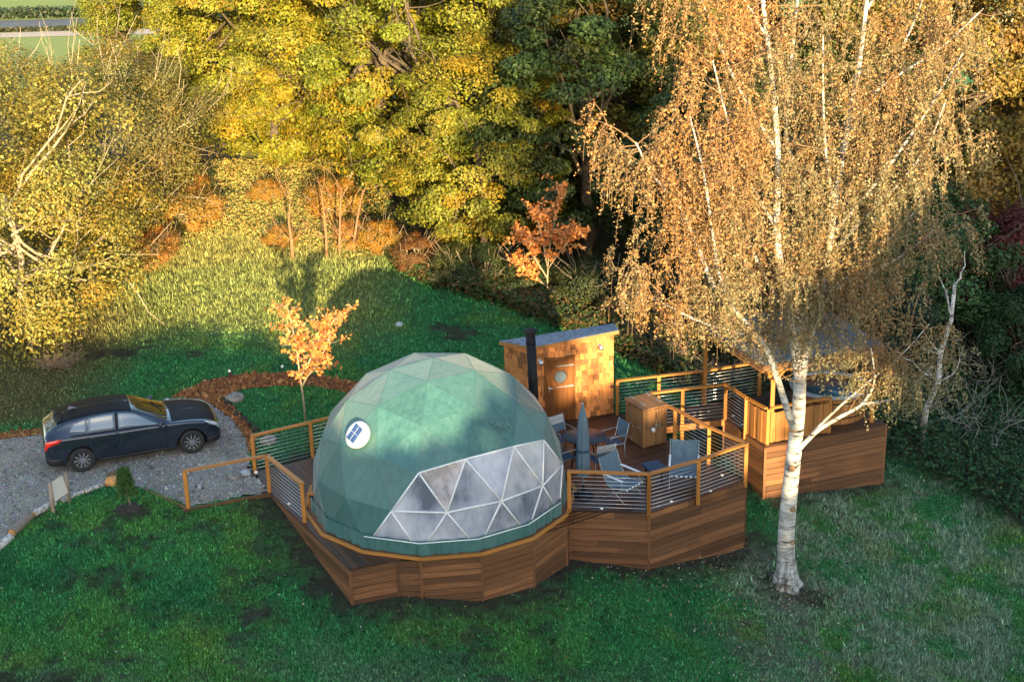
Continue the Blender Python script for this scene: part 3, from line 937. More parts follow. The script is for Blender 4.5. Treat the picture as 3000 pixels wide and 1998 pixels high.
# crumpled rain flap
fl = MB()
p0 = cen + (Vector((-.35, 27.55, 2.55)) - cen).normalized() * DR
for k in range(5):
    a = p0 + Vector((.07 * k - .1, -.02, .02 * math.sin(k * 2)))
    fl.tube([a, a + Vector((.05, -.05, -.03)), a + Vector((.12, -.10, -.12))], [.02, .035, .012], 6)
fl.build('rain_flap', M_CANVAS, dome, True)
# what stands behind the clear front
for px, py, hgt, lab in [(-2.6, 27.15, .62, 'dark leafy house plant behind the left end of the dome window'), (-.1, 27.45, .40, 'small dark house plant behind the middle of the dome window')]:
    pl = thing('house_plant', lab, 'plant', (px, py, .03), group='house plants inside the dome')
    MB().lathe((px, py, .03), [(.08, 0), (.12, .2), (.11, .2), (.0, .18)], 12).build('pot', M_GREY, pl, True)
    lv = MB()
    for k in range(26):
        a = random.uniform(0, 6.28); r_ = random.uniform(.05, .26); z_ = .25 + random.random() * hgt
        c0 = Vector((px + r_ * math.cos(a), py + r_ * math.sin(a), z_)); w = Vector((-math.sin(a), math.cos(a), 0)) * .05; o = Vector((math.cos(a), math.sin(a), random.uniform(-.3, .6))) * .13
        lv.add([c0 - o, c0 + w, c0 + o, c0 - w], [(0, 1, 2, 3)])
    for k in range(4):
        lv.tube([(px, py, .2), (px + random.uniform(-.12, .12), py + random.uniform(-.1, .1), .3 + hgt * random.random())], .008, 4)
    lv.build('foliage', plain('dark_leaf', (.012, .03, .016), .5), pl)

# wood stove flue standing beside the dome
fluo = thing('stove_flue', 'tall black metal stove flue standing between the dome and the shed', 'flue', (.52, 31.95, 0))
MB().tube([(.55, 31.95, 0), (.46, 31.95, 2.95)], .118, 20).build('pipe', M_BLACK, fluo, True)
for z_ in (.9, 1.75, 2.75):
    x_ = .55 - .09 * z_ / 2.95
    MB().lathe((x_, 31.95, z_), [(.120, 0), (.128, .008), (.128, .04), (.120, .048)], 20).build('band', M_BLACK, fluo, True)
MB().lathe((.46, 31.95, 2.95), [(.118, 0), (.10, .03), (.10, .10)], 20).build('neck', M_BLACK, fluo, True)
MB().lathe((.46, 31.95, 3.05), [(.17, 0), (.18, .03), (.12, .08), (.0, .10)], 24).build('cowl', M_BLACK, fluo, True)
# ---------------------------------------------------------------- the shingled shed
shed = thing('shower_shed', 'small cedar shingled shed with plank door and round porthole window', 'shed', (1.4, 34.0, 0))
HFL, HFR, HBR, HBL = 2.14, 2.32, 2.12, 1.95
foot = [SFL, SFR, SBR, SBL]; hts = [HFL, HFR, HBR, HBL]
wm = MB()
b4 = [Vector((*p, -.25)) for p in foot]; t4 = [Vector((*p, h)) for p, h in zip(foot, hts)]
wm.add(b4 + t4, [(0, 1, 5, 4), (1, 2, 6, 5), (2, 3, 7, 6), (3, 0, 4, 7), (4, 5, 6, 7)])
wm.build('wall', M_SKIRT, shed)
def shingle_face(a, b, ha, hb, hole=None, row=.142, z0=.02, wmin=.085, wmax=.185):
    a, b = Vector((*a, 0)), Vector((*b, 0)); L = (b - a).length; d = (b - a) / L; n = Vector((d.y, -d.x, 0))
    z = z0
    r = 0
    while z < max(ha, hb) - .03:
        x = -random.uniform(0, .08)
        while x < L:
            w = random.uniform(wmin, wmax)
            x0, x1 = max(0, x), min(L, x + w)
            x += w
            if x1 - x0 < .035: continue
            m = (x0 + x1) / 2
            topz = min(z + row + .02, ha + (hb - ha) * m / L - .01)
            zz = z + random.uniform(-.022, .012)
            if topz - zz < .04: continue
            if hole:
                if x1 > hole[0] and x0 < hole[1] and zz < hole[2] - .03:
                    if x0 < hole[0] - .04: x1 = hole[0]
                    elif x1 > hole[1] + .04: x0 = hole[1]
                    else: continue
                    m = (x0 + x1) / 2
            th = random.uniform(.012, .030)
            p = a + d * m
            beam('shingle', p + n * (.018 + random.uniform(0, .006)) + Vector((0, 0, zz)), p + n * .004 + Vector((0, 0, topz)), x1 - x0 - random.uniform(.006, .014), th, M_SHING, shed, up=n)
        z += row; r += 1
dF = (Vector(SFR) - Vector(SFL)); LF = dF.length
shingle_face(SFL, SFR, HFL, HFR, (.20, 1.04, 1.80), row=.150, wmin=.11, wmax=.20)
shingle_face(SBL, SFL, HBL, HFL, row=.155, wmin=.13, wmax=.24)
dv = Vector((*dF.normalized(), 0)); nv = Vector((dv.y, -dv.x, 0)); f0 = Vector((*SFL, 0))
def onface(s, z, o=0.): return f0 + dv * s + nv * o + Vector((0, 0, z))
door = MB().slab([onface(.25, .03, .004), onface(.99, .03, .004), onface(.99, 1.74, .004), onface(.25, 1.74, .004)], nv * .022).build('door', M_DOOR, shed)
for k in range(5):
    s0_, s1_ = .25 + .148 * k + .004, .25 + .148 * (k + 1) - .004
    MB().slab([onface(s0_, .03, .0262), onface(s1_, .03, .0262), onface(s1_, 1.74, .0262), onface(s0_, 1.74, .0262)], nv * .014).build('door_plank', M_DOOR, door)
for s_, w_ in ((.222, .05), (1.018, .05)):
    beam('door_frame', onface(s_, .02, .02), onface(s_, 1.80, .02), w_, .05, M_DOOR, shed, up=nv)
beam('door_frame', onface(.20, 1.775, .02), onface(1.04, 1.775, .02), .05, .05, M_DOOR, shed, up=nv)
pc = onface(.63, 1.27, .040)
fr = MB().lathe(pc, [(.155, 0), (.20, 0), (.20, .03), (.185, .04), (.155, .03), (.155, 0)], 28, axis=nv, cap=False).build('porthole', M_SKIRT, door, True)
t = NT('porthole_glass'); t.b.inputs['Base Color'].default_value = (.055, .085, .12, 1); t.b.inputs['Roughness'].default_value = .4
MB().lathe(pc, [(.157, .008), (.157, .016), (.0, .016)], 28, axis=nv).build('pane', t.mat, fr)
for z_ in (1.56, .98):
    h = MB().slab([onface(.50, z_ - .012, .041), onface(.975, z_ - .025, .041), onface(.975, z_ + .025, .041), onface(.50, z_ + .012, .041)], nv * .008)
    h.lathe(onface(.98, z_, .045), [(.02, -.01), (.02, .02)], 8, axis=nv)
    h.build('strap_hinge', M_GALV, door)
hm = MB().slab([onface(.30, .86, .041), onface(.345, .86, .041), onface(.345, 1.02, .041), onface(.30, 1.02, .041)], nv * .006)
hm.tube([onface(.322, .98, .045), onface(.322, .98, .09), onface(.40, .98, .09)], .011, 8)
hm.build('handle', M_STEEL, door)
# roof with a slight overhang, timber fascia, slate grey felt laid in courses
def grow(P, k):
    c = sum((Vector(p) for p in P), Vector((0, 0, 0))) / len(P)
    out = []
    for p in P:
        d = Vector(p) - c; d.z = 0
        out.append(Vector(p) + d.normalized() * k)
    return out
rt = grow([Vector((*p, h)) for p, h in zip(foot, hts)], .13)
roof = MB().slab(rt, (0, 0, .03)).build('roof', M_SKIRT, shed)
for i in range(4):
    a, b = rt[i], rt[(i + 1) % 4]
    beam('fascia_board', a + Vector((0, 0, -.012)), b + Vector((0, 0, -.012)), .03, .085, M_PANEL, roof)
r_up = [p + Vector((0, 0, .032)) for p in grow(rt, .015)]
nrow = 7
for k in range(nrow):
    u0, u1 = k / nrow, min(1, (k + 1) / nrow + .02)
    nc = 9
    for j in range(nc):
        v0, v1 = (j + (k % 2) * .5) / (nc), (j + 1 + (k % 2) * .5) / nc - .006
        v0, v1 = min(v0, 1), min(v1, 1)
        if v1 - v0 < .02: continue
        q = lambda u, v: (r_up[0].lerp(r_up[1], v)).lerp(r_up[3].lerp(r_up[2], v), u)
        z0, z1 = Vector((0, 0, .001 + .012)), Vector((0, 0, .001))
        MB().slab([q(u0, v0) + z1, q(u0, v1) + z1, q(u1, v1) + z0, q(u1, v0) + z0], (0, 0, .008)).build('slate', M_SLATE, roof)
for s_, z_ in ((1.72, 2.0), (.08, 1.78)):
    c0 = onface(s_, z_, .03)
    lm = MB().lathe(c0, [(.05, 0), (.05, .02), (.02, .025), (.02, .10)], 16, axis=nv).build('wall_lamp', M_STEEL, shed, True)
    MB().lathe(c0 + nv * .12 + Vector((0, 0, -.09)), [(.05, 0), (.075, .02), (.06, .09), (.04, .13), (.0, .14)], 16).build('lamp_shade', M_STEEL, lm, True)
    MB().lathe(c0 + nv * .12 + Vector((0, 0, -.10)), [(.0, 0), (.04, .012), (.045, .03)], 12).build('bulb', M_LAMP, lm, True)
# lamp on the corner of the hot tub screen
wl = thing('wall_lantern', 'shiny steel lantern fixed above the boarded screen behind the birch trunk', 'lantern', (7.15, 31.98, .82))
MB().lathe((7.15, 31.96, .82), [(.06, 0), (.09, .03), (.08, .14), (.05, .18), (.06, .2), (.0, .25)], 16).build('shade', M_STEEL, wl, True)
MB().box((7.15, 31.985, .80), (.12, .06, .05), .36).build('bracket', M_STEEL, wl)

# ---------------------------------------------------------------- cabinet with latches on the dining deck
cab = thing('storage_cabinet', 'square slatted timber cabinet with steel hinges and latches beside the walkway', 'cabinet', (3.23, 31.61, 0))
ca_ = math.radians(28); e1 = Vector((math.cos(ca_), math.sin(ca_), 0)); e2 = Vector((-e1.y, e1.x, 0)); c0 = Vector((3.23, 31.61, 0))
CW, CD, CH = .66, .74, 1.02
MB().slab([c0 + e1 * .015 + e2 * .015, c0 + e1 * (CW - .015) + e2 * .015, c0 + e1 * (CW - .015) + e2 * (CD - .015), c0 + e1 * .015 + e2 * (CD - .015)], (0, 0, CH - .02)).build('carcass', M_SKIRT, cab)
for base, d, L, n, k in ((c0, e1, CW, -e2, 6), (c0, e2, CD, -e1, 6), (c0 + e1 * CW, e2, CD, e1, 6), (c0 + e2 * CD, e1, CW, e2, 6)):
    for half in ((.02, .50), (.53, CH - .03)):
        for i in range(k):
            p = base + d * (L * (i + .5) / k) + n * (.002 + random.uniform(0, .004))
            beam('side_board', p + Vector((0, 0, half[0])), p + Vector((0, 0, half[1])), L / k - .005, .02, M_CRATE, cab, up=n)
for a in (c0, c0 + e1 * CW, c0 + e2 * CD, c0 + e1 * CW + e2 * CD):
    beam('corner_batten', a + Vector((0, 0, .01)), a + Vector((0, 0, CH - .02)), .05, .05, M_CRATE, cab, up=e1)
lid = MB().slab([c0 - e1 * .05 - e2 * .05 + Vector((0, 0, CH)), c0 + e1 * (CW + .05) - e2 * .05 + Vector((0, 0, CH)), c0 + e1 * (CW + .05) + e2 * (CD + .05) + Vector((0, 0, CH + .03)), c0 - e1 * .05 + e2 * (CD + .05) + Vector((0, 0, CH + .03))], (0, 0, .02)).build('lid', M_SKIRT, cab)
for i in range(5):
    w = (CW + .1) / 5
    a = c0 - e1 * .05 + e1 * w * (i + .5)
    beam('lid_board', a - e2 * .055 + Vector((0, 0, CH + .031)), a + e2 * (CD + .055) + Vector((0, 0, CH + .061)), w - .006, .02, M_CRATE, lid)
for i, j in ((.15, .2), (.62, .2), (.15, .68), (.62, .66)):
    a = c0 + e1 * i + e2 * j + Vector((0, 0, CH + .05 + .03 * j))
    h = MB().bar(a, a + e2 * .17 + Vector((0, 0, .007)), .03, .008)
    h.bar(a - e1 * .035, a + e1 * .05, .03, .01)
    h.build('strap_hinge', M_GALV, lid)
for j in (.25, .55):
    a = c0 + e2 * j - e1 * .024 + Vector((0, 0, .93))
    MB().bar(a, a - Vector((0, 0, .22)), .03, .006, up=e1).bar(a - e2 * .0 - Vector((0, 0, .21)), a - e2 * .05 - Vector((0, 0, .21)), .03, .006, up=e1).build('strap_hinge', M_GALV, cab)
for j, z_ in ((.56, .50), (.22, .50), (.6, .12)):
    a = c0 + e2 * j - e1 * .026 + Vector((0, 0, z_))
    MB().box(a, (.012, .05, .05), ca_).tube([a, a - e2 * .11 + Vector((0, 0, .02)), a - e2 * .12 - Vector((0, 0, .07))], .009, 6).build('latch', M_GALV, cab)
for i, lab, hh, col in ((.26, 'long handled steel barbecue spatula hanging on the cabinet front', .34, M_STEEL), (.36, 'wooden handled barbecue fork hanging on the cabinet front', .38, M_CRATE)):
    a = c0 + e1 * (i + .1) - e2 * .04 + Vector((0, 0, .90))
    bt = thing('barbecue_tool', lab, 'tool', tuple(a - Vector((0, 0, hh))), group='barbecue tools hanging on the cabinet')
    MB().tube([a, a - Vector((0, 0, hh * .5))], .012, 6).build('grip', M_BLACKP if col is M_STEEL else col, bt)
    MB().tube([a - Vector((0, 0, hh * .5)), a - Vector((0, 0, hh))], .007, 6).box(a - Vector((0, 0, hh)), (.06, .008, .09), ca_).build('head', M_STEEL, bt)
a = c0 + e1 * .25 - e2 * .065 + Vector((0, 0, .46))
mg = thing('enamel_mug', 'white enamel mug hanging on the front of the cabinet', 'mug', tuple(a))
MB().lathe(a, [(.04, -.05), (.045, .05), (.04, .05), (.036, -.04)], 16).build('cup', M_WHITE, mg, True)
MB().tube([a + e1 * .043 + Vector((0, 0, .03)), a + e1 * .075 + Vector((0, 0, .02)), a + e1 * .075 - Vector((0, 0, .02)), a + e1 * .043 - Vector((0, 0, .03))], .007, 6).build('handle', M_WHITE, mg, True)

# ---------------------------------------------------------------- dining table, chairs, closed parasol, loungers
tab = thing('dining_table', 'dark round dining table with four sling chairs set around it', 'table', (1.72, 30.78, 0))
MB().lathe((1.72, 30.78, 0), [(.0, .70), (.50, .70), (.52, .715), (.52, .73), (.0, .735)], 36).build('tabletop', plain('dark_table_top', (.022, .022, .035), .5, 0, .2), tab, True)
for k in range(4):
    a = k * math.pi / 2 + .6
    MB().tube([(1.72 + .42 * math.cos(a), 30.78 + .42 * math.sin(a), 0), (1.72 + .30 * math.cos(a), 30.78 + .30 * math.sin(a), .70)], .018, 8).build('leg', M_BLACK, tab, True)
def sling_chair(label, x, y, rz, mat, group='sling chairs round the dining table'):
    """local: faces +x"""
    t_ = thing('dining_chair', label, 'chair', (x, y, 0), rz, group)
    for s in (-.24, .24):
        MB().tube([(.22, s, 0), (.22, s, .43)], .013, 6).build('leg', M_ALU, t_, True, False)
        MB().tube([(-.22, s, 0), (-.20, s, .43)], .013, 6).build('leg', M_ALU, t_, True, False)
        MB().tube([(.22, s, .43), (-.20, s, .42), (-.24, s, .55), (-.33, s, .92)], .014, 6).build('side_frame', M_ALU, t_, True, False)
        MB().tube([(.2, s * 1.08, .43), (.2, s * 1.08, .64), (-.26, s * 1.08, .66)], .013, 6).build('armrest', M_ALU, t_, True, False)
    MB().slab([(.22, -.22, .435), (.22, .22, .435), (-.19, .22, .42), (-.19, -.22, .42)], (0, 0, .012)).build('seat', M_FABD, t_, False, False)
    MB().slab([(-.235, -.225, .52), (-.235, .225, .52), (-.275, .225, .70), (-.275, -.225, .70)], (-.012, 0, 0)).build('backrest', M_FAB, t_, False, False)
    MB().slab([(-.278, -.225, .712), (-.278, .225, .712), (-.30, .225, .80), (-.30, -.225, .80)], (-.012, 0, 0)).build('back_band', mat, t_, False, False)
    MB().slab([(-.302, -.225, .815), (-.302, .225, .815), (-.328, .225, .91), (-.328, -.225, .91)], (-.012, 0, 0)).build('back_band', mat, t_, False, False)
    return t_
sling_chair('grey sling chair on the shed side of the dark table, partly hidden by the parasol', 1.22, 31.42, -.95, M_GREY)
sling_chair('blue backed sling chair on the cabinet side of the dark table', 2.42, 31.12, math.pi + .45, M_FAB)
sling_chair('pale banded sling chair with its back to the front railing', 2.06, 30.10, 1.95, M_GREY)
sling_chair('dark sling chair tucked between the table and the green dome', 1.16, 30.30, .65, M_FABD)

par = thing('closed_parasol', 'tall closed grey blue parasol standing by the front railing', 'parasol', (1.57, 28.95, 0))
MB().lathe((1.57, 28.95, 0), [(.24, 0), (.24, .05), (.06, .09), (.03, .30)], 24).build('base', M_BLACK, par, True)
MB().tube([(1.57, 28.95, .1), (1.57, 28.95, 2.35)], .022, 10).build('pole', M_ALU, par, True)
pm = MB()
N = 32
prof = [(.55, .155), (.60, .17), (.9, .16), (1.3, .15), (1.7, .135), (2.0, .105), (2.22, .05), (2.36, .012)]
vs = []
for z_, r_ in prof:
    for k in range(N):
        a = 2 * math.pi * k / N
        r2 = r_ * (1 + .22 * math.cos(8 * a + z_ * .6) * min(1, (2.36 - z_) * 1.6)) * .86
        vs.append((1.57 + r2 * math.cos(a), 28.95 + r2 * math.sin(a), z_))
fs = [(i * N + k, i * N + (k + 1) % N, (i + 1) * N + (k + 1) % N, (i + 1) * N + k) for i in range(len(prof) - 1) for k in range(N)]
pm.add(vs, fs).build('canopy', M_FAB, par, True)
MB().lathe((1.57, 28.95, 1.15), [(.150, 0), (.156, .01), (.156, .05), (.150, .06)], 20).build('tie_strap', M_FABD, par, True)

def lounge(label, x, y, rz):
    """low folding sling armchair, local: faces +x"""
    t_ = thing('lounge_chair', label, 'lounge chair', (x, y, 0), rz, 'low sling armchairs behind the front railing')
    prof = [(.34, .36), (.20, .34), (-.02, .31), (-.16, .33), (-.27, .50), (-.37, .74), (-.44, .96)]
    vs = []
    for px, pz in prof:
        for s in (-.31, -.1, .1, .31):
            vs.append((px, s, pz - (.02 if abs(s) < .2 else 0)))
    fs = [(4 * i + j, 4 * i + j + 1, 4 * i + j + 5, 4 * i + j + 4) for i in range(len(prof) - 1) for j in range(3)]
    m = MB().add(vs, fs); m.build('sling', M_FAB, t_, True, False)
    for s in (-.335, .335):
        MB().tube([(p[0], s, p[1]) for p in prof], .014, 6).build('side_frame', M_ALU, t_, True, False)
        MB().tube([(.30, s, .36), (-.30, s, 0)], .013, 6).build('leg', M_ALU, t_, True, False)
        MB().tube([(-.22, s, .42), (.32, s, 0)], .013, 6).build('leg', M_ALU, t_, True, False)
        MB().bar((.26, s, .56), (-.32, s, .60), .05, .022).build('armrest', M_WHITE, t_, False, False)
        MB().tube([(.24, s, .36), (.24, s, .56)], .011, 6).build('arm_support', M_ALU, t_, True, False)
    for k in range(6):
        MB().lathe((.352, -.28 + .112 * k, .35), [(.0, -.03), (.022, -.02), (.022, .02), (.0, .03)], 8, axis=(0, 1, 0)).build('lacing', M_WHITE, t_, True, False)
    return t_
lounge('low grey sling armchair nearest the front corner post, seen from its side', 2.48, 28.92, -.75)
lounge('low blue sling armchair facing the long front railing', 3.98, 29.48, math.radians(-98))
st_ = thing('side_table', 'small dark square side table between the low armchairs', 'table', (3.28, 29.65, 0))
MB().box((3.28, 29.65, .42), (.45, .45, .03), .4).build('tabletop', M_FABD, st_)
for sx in (-.18, .18):
    for sy in (-.18, .18):
        MB().tube([(3.28 + sx, 29.65 + sy, 0), (3.28 + sx, 29.65 + sy, .41)], .014, 6).build('leg', M_BLACK, st_, True)

# slatted chair on the left deck
wc = thing('slatted_chair', 'small orange slatted wooden chair between the left railing and the dome', 'chair', (-4.50, 28.72, 0), math.radians(150))
for s in (-.2, .2):
    beam_ = MB().bar((.2, s, 0), (.2, s, .40), .04, .04).bar((-.2, s, 0), (-.26, s, .78), .04, .04)
    MB().bar((.2, s, 0), (.2, s, .38), .04, .04).build('leg', M_POST, wc, False, False)
    MB().bar((-.17, s, 0), (-.27, s, .80), .04, .04).build('leg', M_POST, wc, False, False)
for k in range(4):
    MB().box((.19 - .105 * k, 0, .40), (.085, .46, .02)).build('seat_slat', M_POST, wc, False, False)
for k in range(4):
    MB().bar((-.215, -.15 + .1 * k, .42), (-.265, -.15 + .1 * k, .80), .06, .016, up=(1, 0, 0)).build('back_slat', M_POST, wc, False, False)

# ---------------------------------------------------------------- sign, logs, stump, stones, path lights by the drive
sg = thing('notice_board', 'blank cream notice board on two weathered posts beside the gravel drive', 'sign', (-10.64, 29.06, -.1))
pa, pb = Vector((-10.74, 28.80, -.1)), Vector((-10.54, 29.36, -.1))
for p in (pa, pb):
    MB().tube([p - Vector((0, 0, .15)), p + Vector((0, 0, .45)), p + Vector((.01, 0, .86))], [.055, .05, .045], 10).build('post', M_GREY_WOOD, sg, True)
d_ = (pb - pa).normalized(); n_ = Vector((d_.y, -d_.x, 0))
q0 = pa + d_ * .045 + n_ * .04 + Vector((0, 0, .36)); q1 = pb - d_ * .045 + n_ * .04 + Vector((0, 0, .36))
upv = Vector((0, 0, .46)) - n_ * .10
bd = MB().slab([q0, q1, q1 + upv, q0 + upv], -n_ * .02).build('board', M_GREY_WOOD, sg)
MB().slab([q0.lerp(q1, .02) + n_ * .004 + upv * .03, q0.lerp(q1, .98) + n_ * .004 + upv * .03, q0.lerp(q1, .98) + n_ * .004 + upv * .97, q0.lerp(q1, .02) + n_ * .004 + upv * .97], n_ * .006).build('panel', plain('cream_panel', (.62, .56, .47), .6, 0, .05), sg)

t = NT('birch_bark')
co = t.obj()
a = t.noise(co, 1.0, 5, .7, (2.2, 2.2, 11)); b = t.noise(co, 3.5, 4); g = t.noise(co, 1.3, 3)
c = t.ramp(a, [(.38, (.04, .036, .032)), (.45, (.36, .34, .32)), (.60, (.62, .60, .57))])
c = t.mix(t.ramp(b, [(.52, (0, 0, 0)), (.72, (.7,) * 3)]), c, (.30, .25, .18))
c = t.mix(t.ramp(g, [(.55, (0, 0, 0)), (.72, (.55,) * 3)]), c, (.16, .19, .12))
M_LOGBARK = NT('log_birch_bark')
_t = M_LOGBARK; _co = _t.obj(); _a = _t.noise(_co, 1.0, 5, .7, (9, 9, 9))
_t.l(_t.ramp(_a, [(.36, (.07, .06, .05)), (.46, (.36, .33, .30)), (.62, (.62, .59, .55))]), _t.b.inputs['Base Color']); _t.b.inputs['Roughness'].default_value = .85
M_LOGBARK = _t.mat
sx = t.n('SeparateXYZ'); t.l(co, sx.inputs[0])
fis = t.noise(co, 1.0, 5, .7, (9, 9, 2.2))
lo = t.n('MapRange'); lo.inputs['From Min'].default_value = 1.3; lo.inputs['From Max'].default_value = .1; t.l(sx.outputs[2], lo.inputs['Value'])
mm = t.n('Math', operation='MULTIPLY'); t.l(lo.outputs[0], mm.inputs[0]); t.l(t.ramp(fis, [(.42, (1, 1, 1)), (.58, (0, 0, 0))]), mm.inputs[1])
c = t.mix(mm.outputs[0], c, (.05, .042, .034))
t.l(c, t.b.inputs['Base Color']); t.b.inputs['Roughness'].default_value = .8
t.bump(a, .6, .03)
M_BIRCH = t.mat
M_CUT = plain('cut_wood', (.55, .26, .08), .8, 0, .35, 12)
logs = [((-11.62, 26.7), (-11.33, 27.62), .12, M_LOGBARK, 'pale birch log at the near end of the log row edging the drive'),
        ((-11.34, 27.72), (-11.2, 28.55), .13, M_GREY_WOOD, 'thick grey log in the middle of the log row edging the drive'),
        ((-11.16, 28.64), (-10.84, 29.26), .10, M_LOGBARK, 'white birch log just left of the notice board'),
        ((-10.72, 29.34), (-10.36, 29.84), .07, M_LOGBARK, 'thin birch log lying behind the notice board'),
        ((-10.32, 29.88), (-9.98, 30.22), .075, M_LOGBARK, 'short birch log next to the orange stump')]
for a, b, r_, m_, lab in logs:
    r_ *= .78
    A, B = Vector((*a, gz1(*a) + r_ * .7)), Vector((*b, gz1(*b) + r_ * .7))
    root = thing('log', lab, 'log', tuple(A), group='logs edging the gravel drive')
    pts = [A.lerp(B, k / 5) + Vector((random.uniform(-.012, .012), random.uniform(-.012, .012), random.uniform(-.008, .008))) for k in range(6)]
    MB().tube(pts, [r_ * random.uniform(.92, 1.08) for _ in pts], 12, cap=False).build('bark', m_, root, True)
    dd = (B - A).normalized()
    MB().lathe(pts[0], [(r_ * .93, -.002), (.0, -.004)], 12, axis=dd).build('cut_end', M_CUT, root)
    MB().lathe(pts[-1], [(r_ * .93, .002), (.0, .004)], 12, axis=dd).build('cut_end', M_CUT, root)
stp = thing('tree_stump', 'low stump with fresh orange wood at the end of the log row', 'stump', (-9.78, 30.38, -.03))
MB().lathe((-9.78, 30.38, -.05), [(.21, 0), (.19, .10), (.17, .17), (.12, .19)], 14).build('wood', M_CUT, stp, True)
MB().tube([(-9.95, 30.52, .13), (-9.72, 30.66, .17), (-9.48, 30.60, .13)], [.05, .07, .05], 8).build('bark', M_BARK, stp, True)
def rock(name, x, y, r_, lab, cat, m_=None, flat=.6, group=None):
    bm = bmesh.new(); bmesh.ops.create_icosphere(bm, subdivisions=3, radius=r_)
    s_ = random.uniform(0, 50)
    for v in bm.verts:
        k = 1 + .35 * (float(fbm(np.array([v.co.x / r_ * 1.3 + s_]), np.array([v.co.y / r_ * 1.3 + v.co.z / r_ + s_]))[0]) - .5) * 2
        v.co *= k; v.co.z *= flat
    me = bpy.data.meshes.new(name); bm.to_mesh(me); bm.free(); me.materials.append(m_ or M_ROCK)
    o = link(name, me, None, (x, y, gz1(x, y) + r_ * .25), (0, 0, random.uniform(0, 6)))
    return tag(o, lab, cat, group)
rock('rock', -7.78, 35.62, .26, 'rough brown rock where the bark path meets the drive', 'rock')
rock('rock', -6.35, 32.62, .22, 'brown rock behind the entrance railing near the drive', 'rock')
rock('rock', -6.62, 30.72, .13, 'small pale rock at the foot of the entrance post', 'rock', M_GREY)
rock('rock', -6.85, 30.5, .16, 'dark rock at the edge of the gravel by the entrance post', 'rock')
rock('rock', -3.6, 41.5, .12, 'lone pale stone out on the back lawn', 'rock', M_GREY, .8)
for k in range(7):
    x = -8.05 + .22 * k; y = 35.3 - .42 * k + .04 * k * k * .2
    rock('edging_stone', x + .12, y + .05, .12, 'dark stones edging the bark strip between the drive and the small lawn', 'stone', M_SOIL, .7, 'dark stones edging the small lawn')
for x, y, lab in ((-8.25, 37.45, 'white ball path light on the far side of the bark path, nearer the car'), (-5.33, 37.5, 'white ball path light on the far side of the bark path, nearer the dome'), (-6.75, 37.72, 'small white path light on the bark path edge behind the orange sapling'), (-6.3, 30.45, 'white path light beside the entrance post')):
    pl = thing('path_light', lab, 'garden light', (x, y, gz1(x, y)), group='white lights along the path')
    z_ = gz1(x, y)
    MB().tube([(x, y, z_ - .05), (x, y, z_ + .13)], .012, 6).build('stake', M_BLACK, pl)
    MB().lathe((x, y, z_ + .12), [(.0, 0), (.035, .012), (.045, .045), (.035, .075), (.0, .09)], 12).build('globe', M_LAMP, pl, True)
# ---------------------------------------------------------------- the hatchback
def catmull(P, t):
    """P (n, ...) control rows at 0..n-1, t in [0, n-1]"""
    n = len(P); t = np.clip(np.asarray(t, float), 0, n - 1 - 1e-6); i = t.astype(int); f = (t - i).reshape(t.shape + (1,) * (P.ndim - 1))
    g = lambda k: P[np.clip(i + k, 0, n - 1)]
    p0, p1, p2, p3 = g(-1), g(0), g(1), g(2)
    return .5 * (2 * p1 + (p2 - p0) * f + (2 * p0 - 5 * p1 + 4 * p2 - p3) * f ** 2 + (3 * p1 - p0 - 3 * p2 + p3) * f ** 3)
# x, half width, bottom z, shoulder z, rail half width, rail z, top z
ST = [(-2.20, .62, .42, .70, .50, .76, .79), (-2.185, .75, .33, .78, .57, .90, .94), (-2.12, .825, .25, .90, .60, 1.00, 1.04), (-2.02, .85, .22, .925, .59, 1.07, 1.11),
      (-1.70, .865, .20, .95, .575, 1.255, 1.30), (-1.30, .875, .19, .945, .595, 1.33, 1.385), (-.80, .88, .19, .94, .61, 1.375, 1.425), (-.35, .88, .19, .93, .612, 1.36, 1.42),
      (.0, .88, .19, .925, .60, 1.30, 1.365), (.42, .88, .19, .915, .635, 1.125, 1.18), (.80, .88, .19, .905, .69, .955, 1.0), (.95, .88, .19, .90, .70, .925, .965), (1.25, .88, .19, .885, .685, .905, .94),
      (1.55, .875, .19, .845, .66, .875, .905), (1.85, .84, .19, .775, .60, .805, .835), (2.03, .76, .20, .68, .52, .715, .745), (2.11, .62, .25, .57, .44, .60, .63)]
CTRL = []
for x, w, zb, zs, wr, zr, zt in ST:
    CTRL.append([(x, 0, zb), (x, .6 * w, zb), (x, .93 * w, zb + .02), (x, .985 * w, zb + .18), (x, 1.0 * w, zb + .55 * (zs - zb)), (x, .985 * w, zs - .07), (x, .945 * w, zs),
                 (x, .945 * w * .45 + wr * .55, zs * .45 + zr * .55), (x, wr, zr), (x, wr * .55, zt - .25 * (zt - zr)), (x, 0, zt)])
CTRL = np.array(CTRL)
def SF(s, t_):
    """point of the right hand (negative y) side of the body: s along the car, t_ round the section"""
    s, t_ = np.asarray(s, float), np.asarray(t_, float)
    A = catmull(CTRL, s.ravel())                                   # (k, 11, 3)
    out = np.empty((s.size, 3))
    for k in range(s.size):
        out[k] = catmull(A[k], np.array([t_.ravel()[k]]))[0]
    out[:, 1] = -out[:, 1]
    return out.reshape(s.shape + (3,))
def s_of_x(x): return float(np.interp(x, [r[0] for r in ST], range(len(ST))))
t = NT('car_paint')
t.b.inputs['Base Color'].default_value = (.020, .030, .050, 1); t.b.inputs['Metallic'].default_value = .45; t.b.inputs['Roughness'].default_value = .24
t.b.inputs['Coat Weight'].default_value = 1; t.b.inputs['Coat Roughness'].default_value = .04
t.bump(t.noise(t.obj(), 2.5, 3), .03, .02)
M_PAINT = t.mat
t = NT('car_paint_dark_reflection')
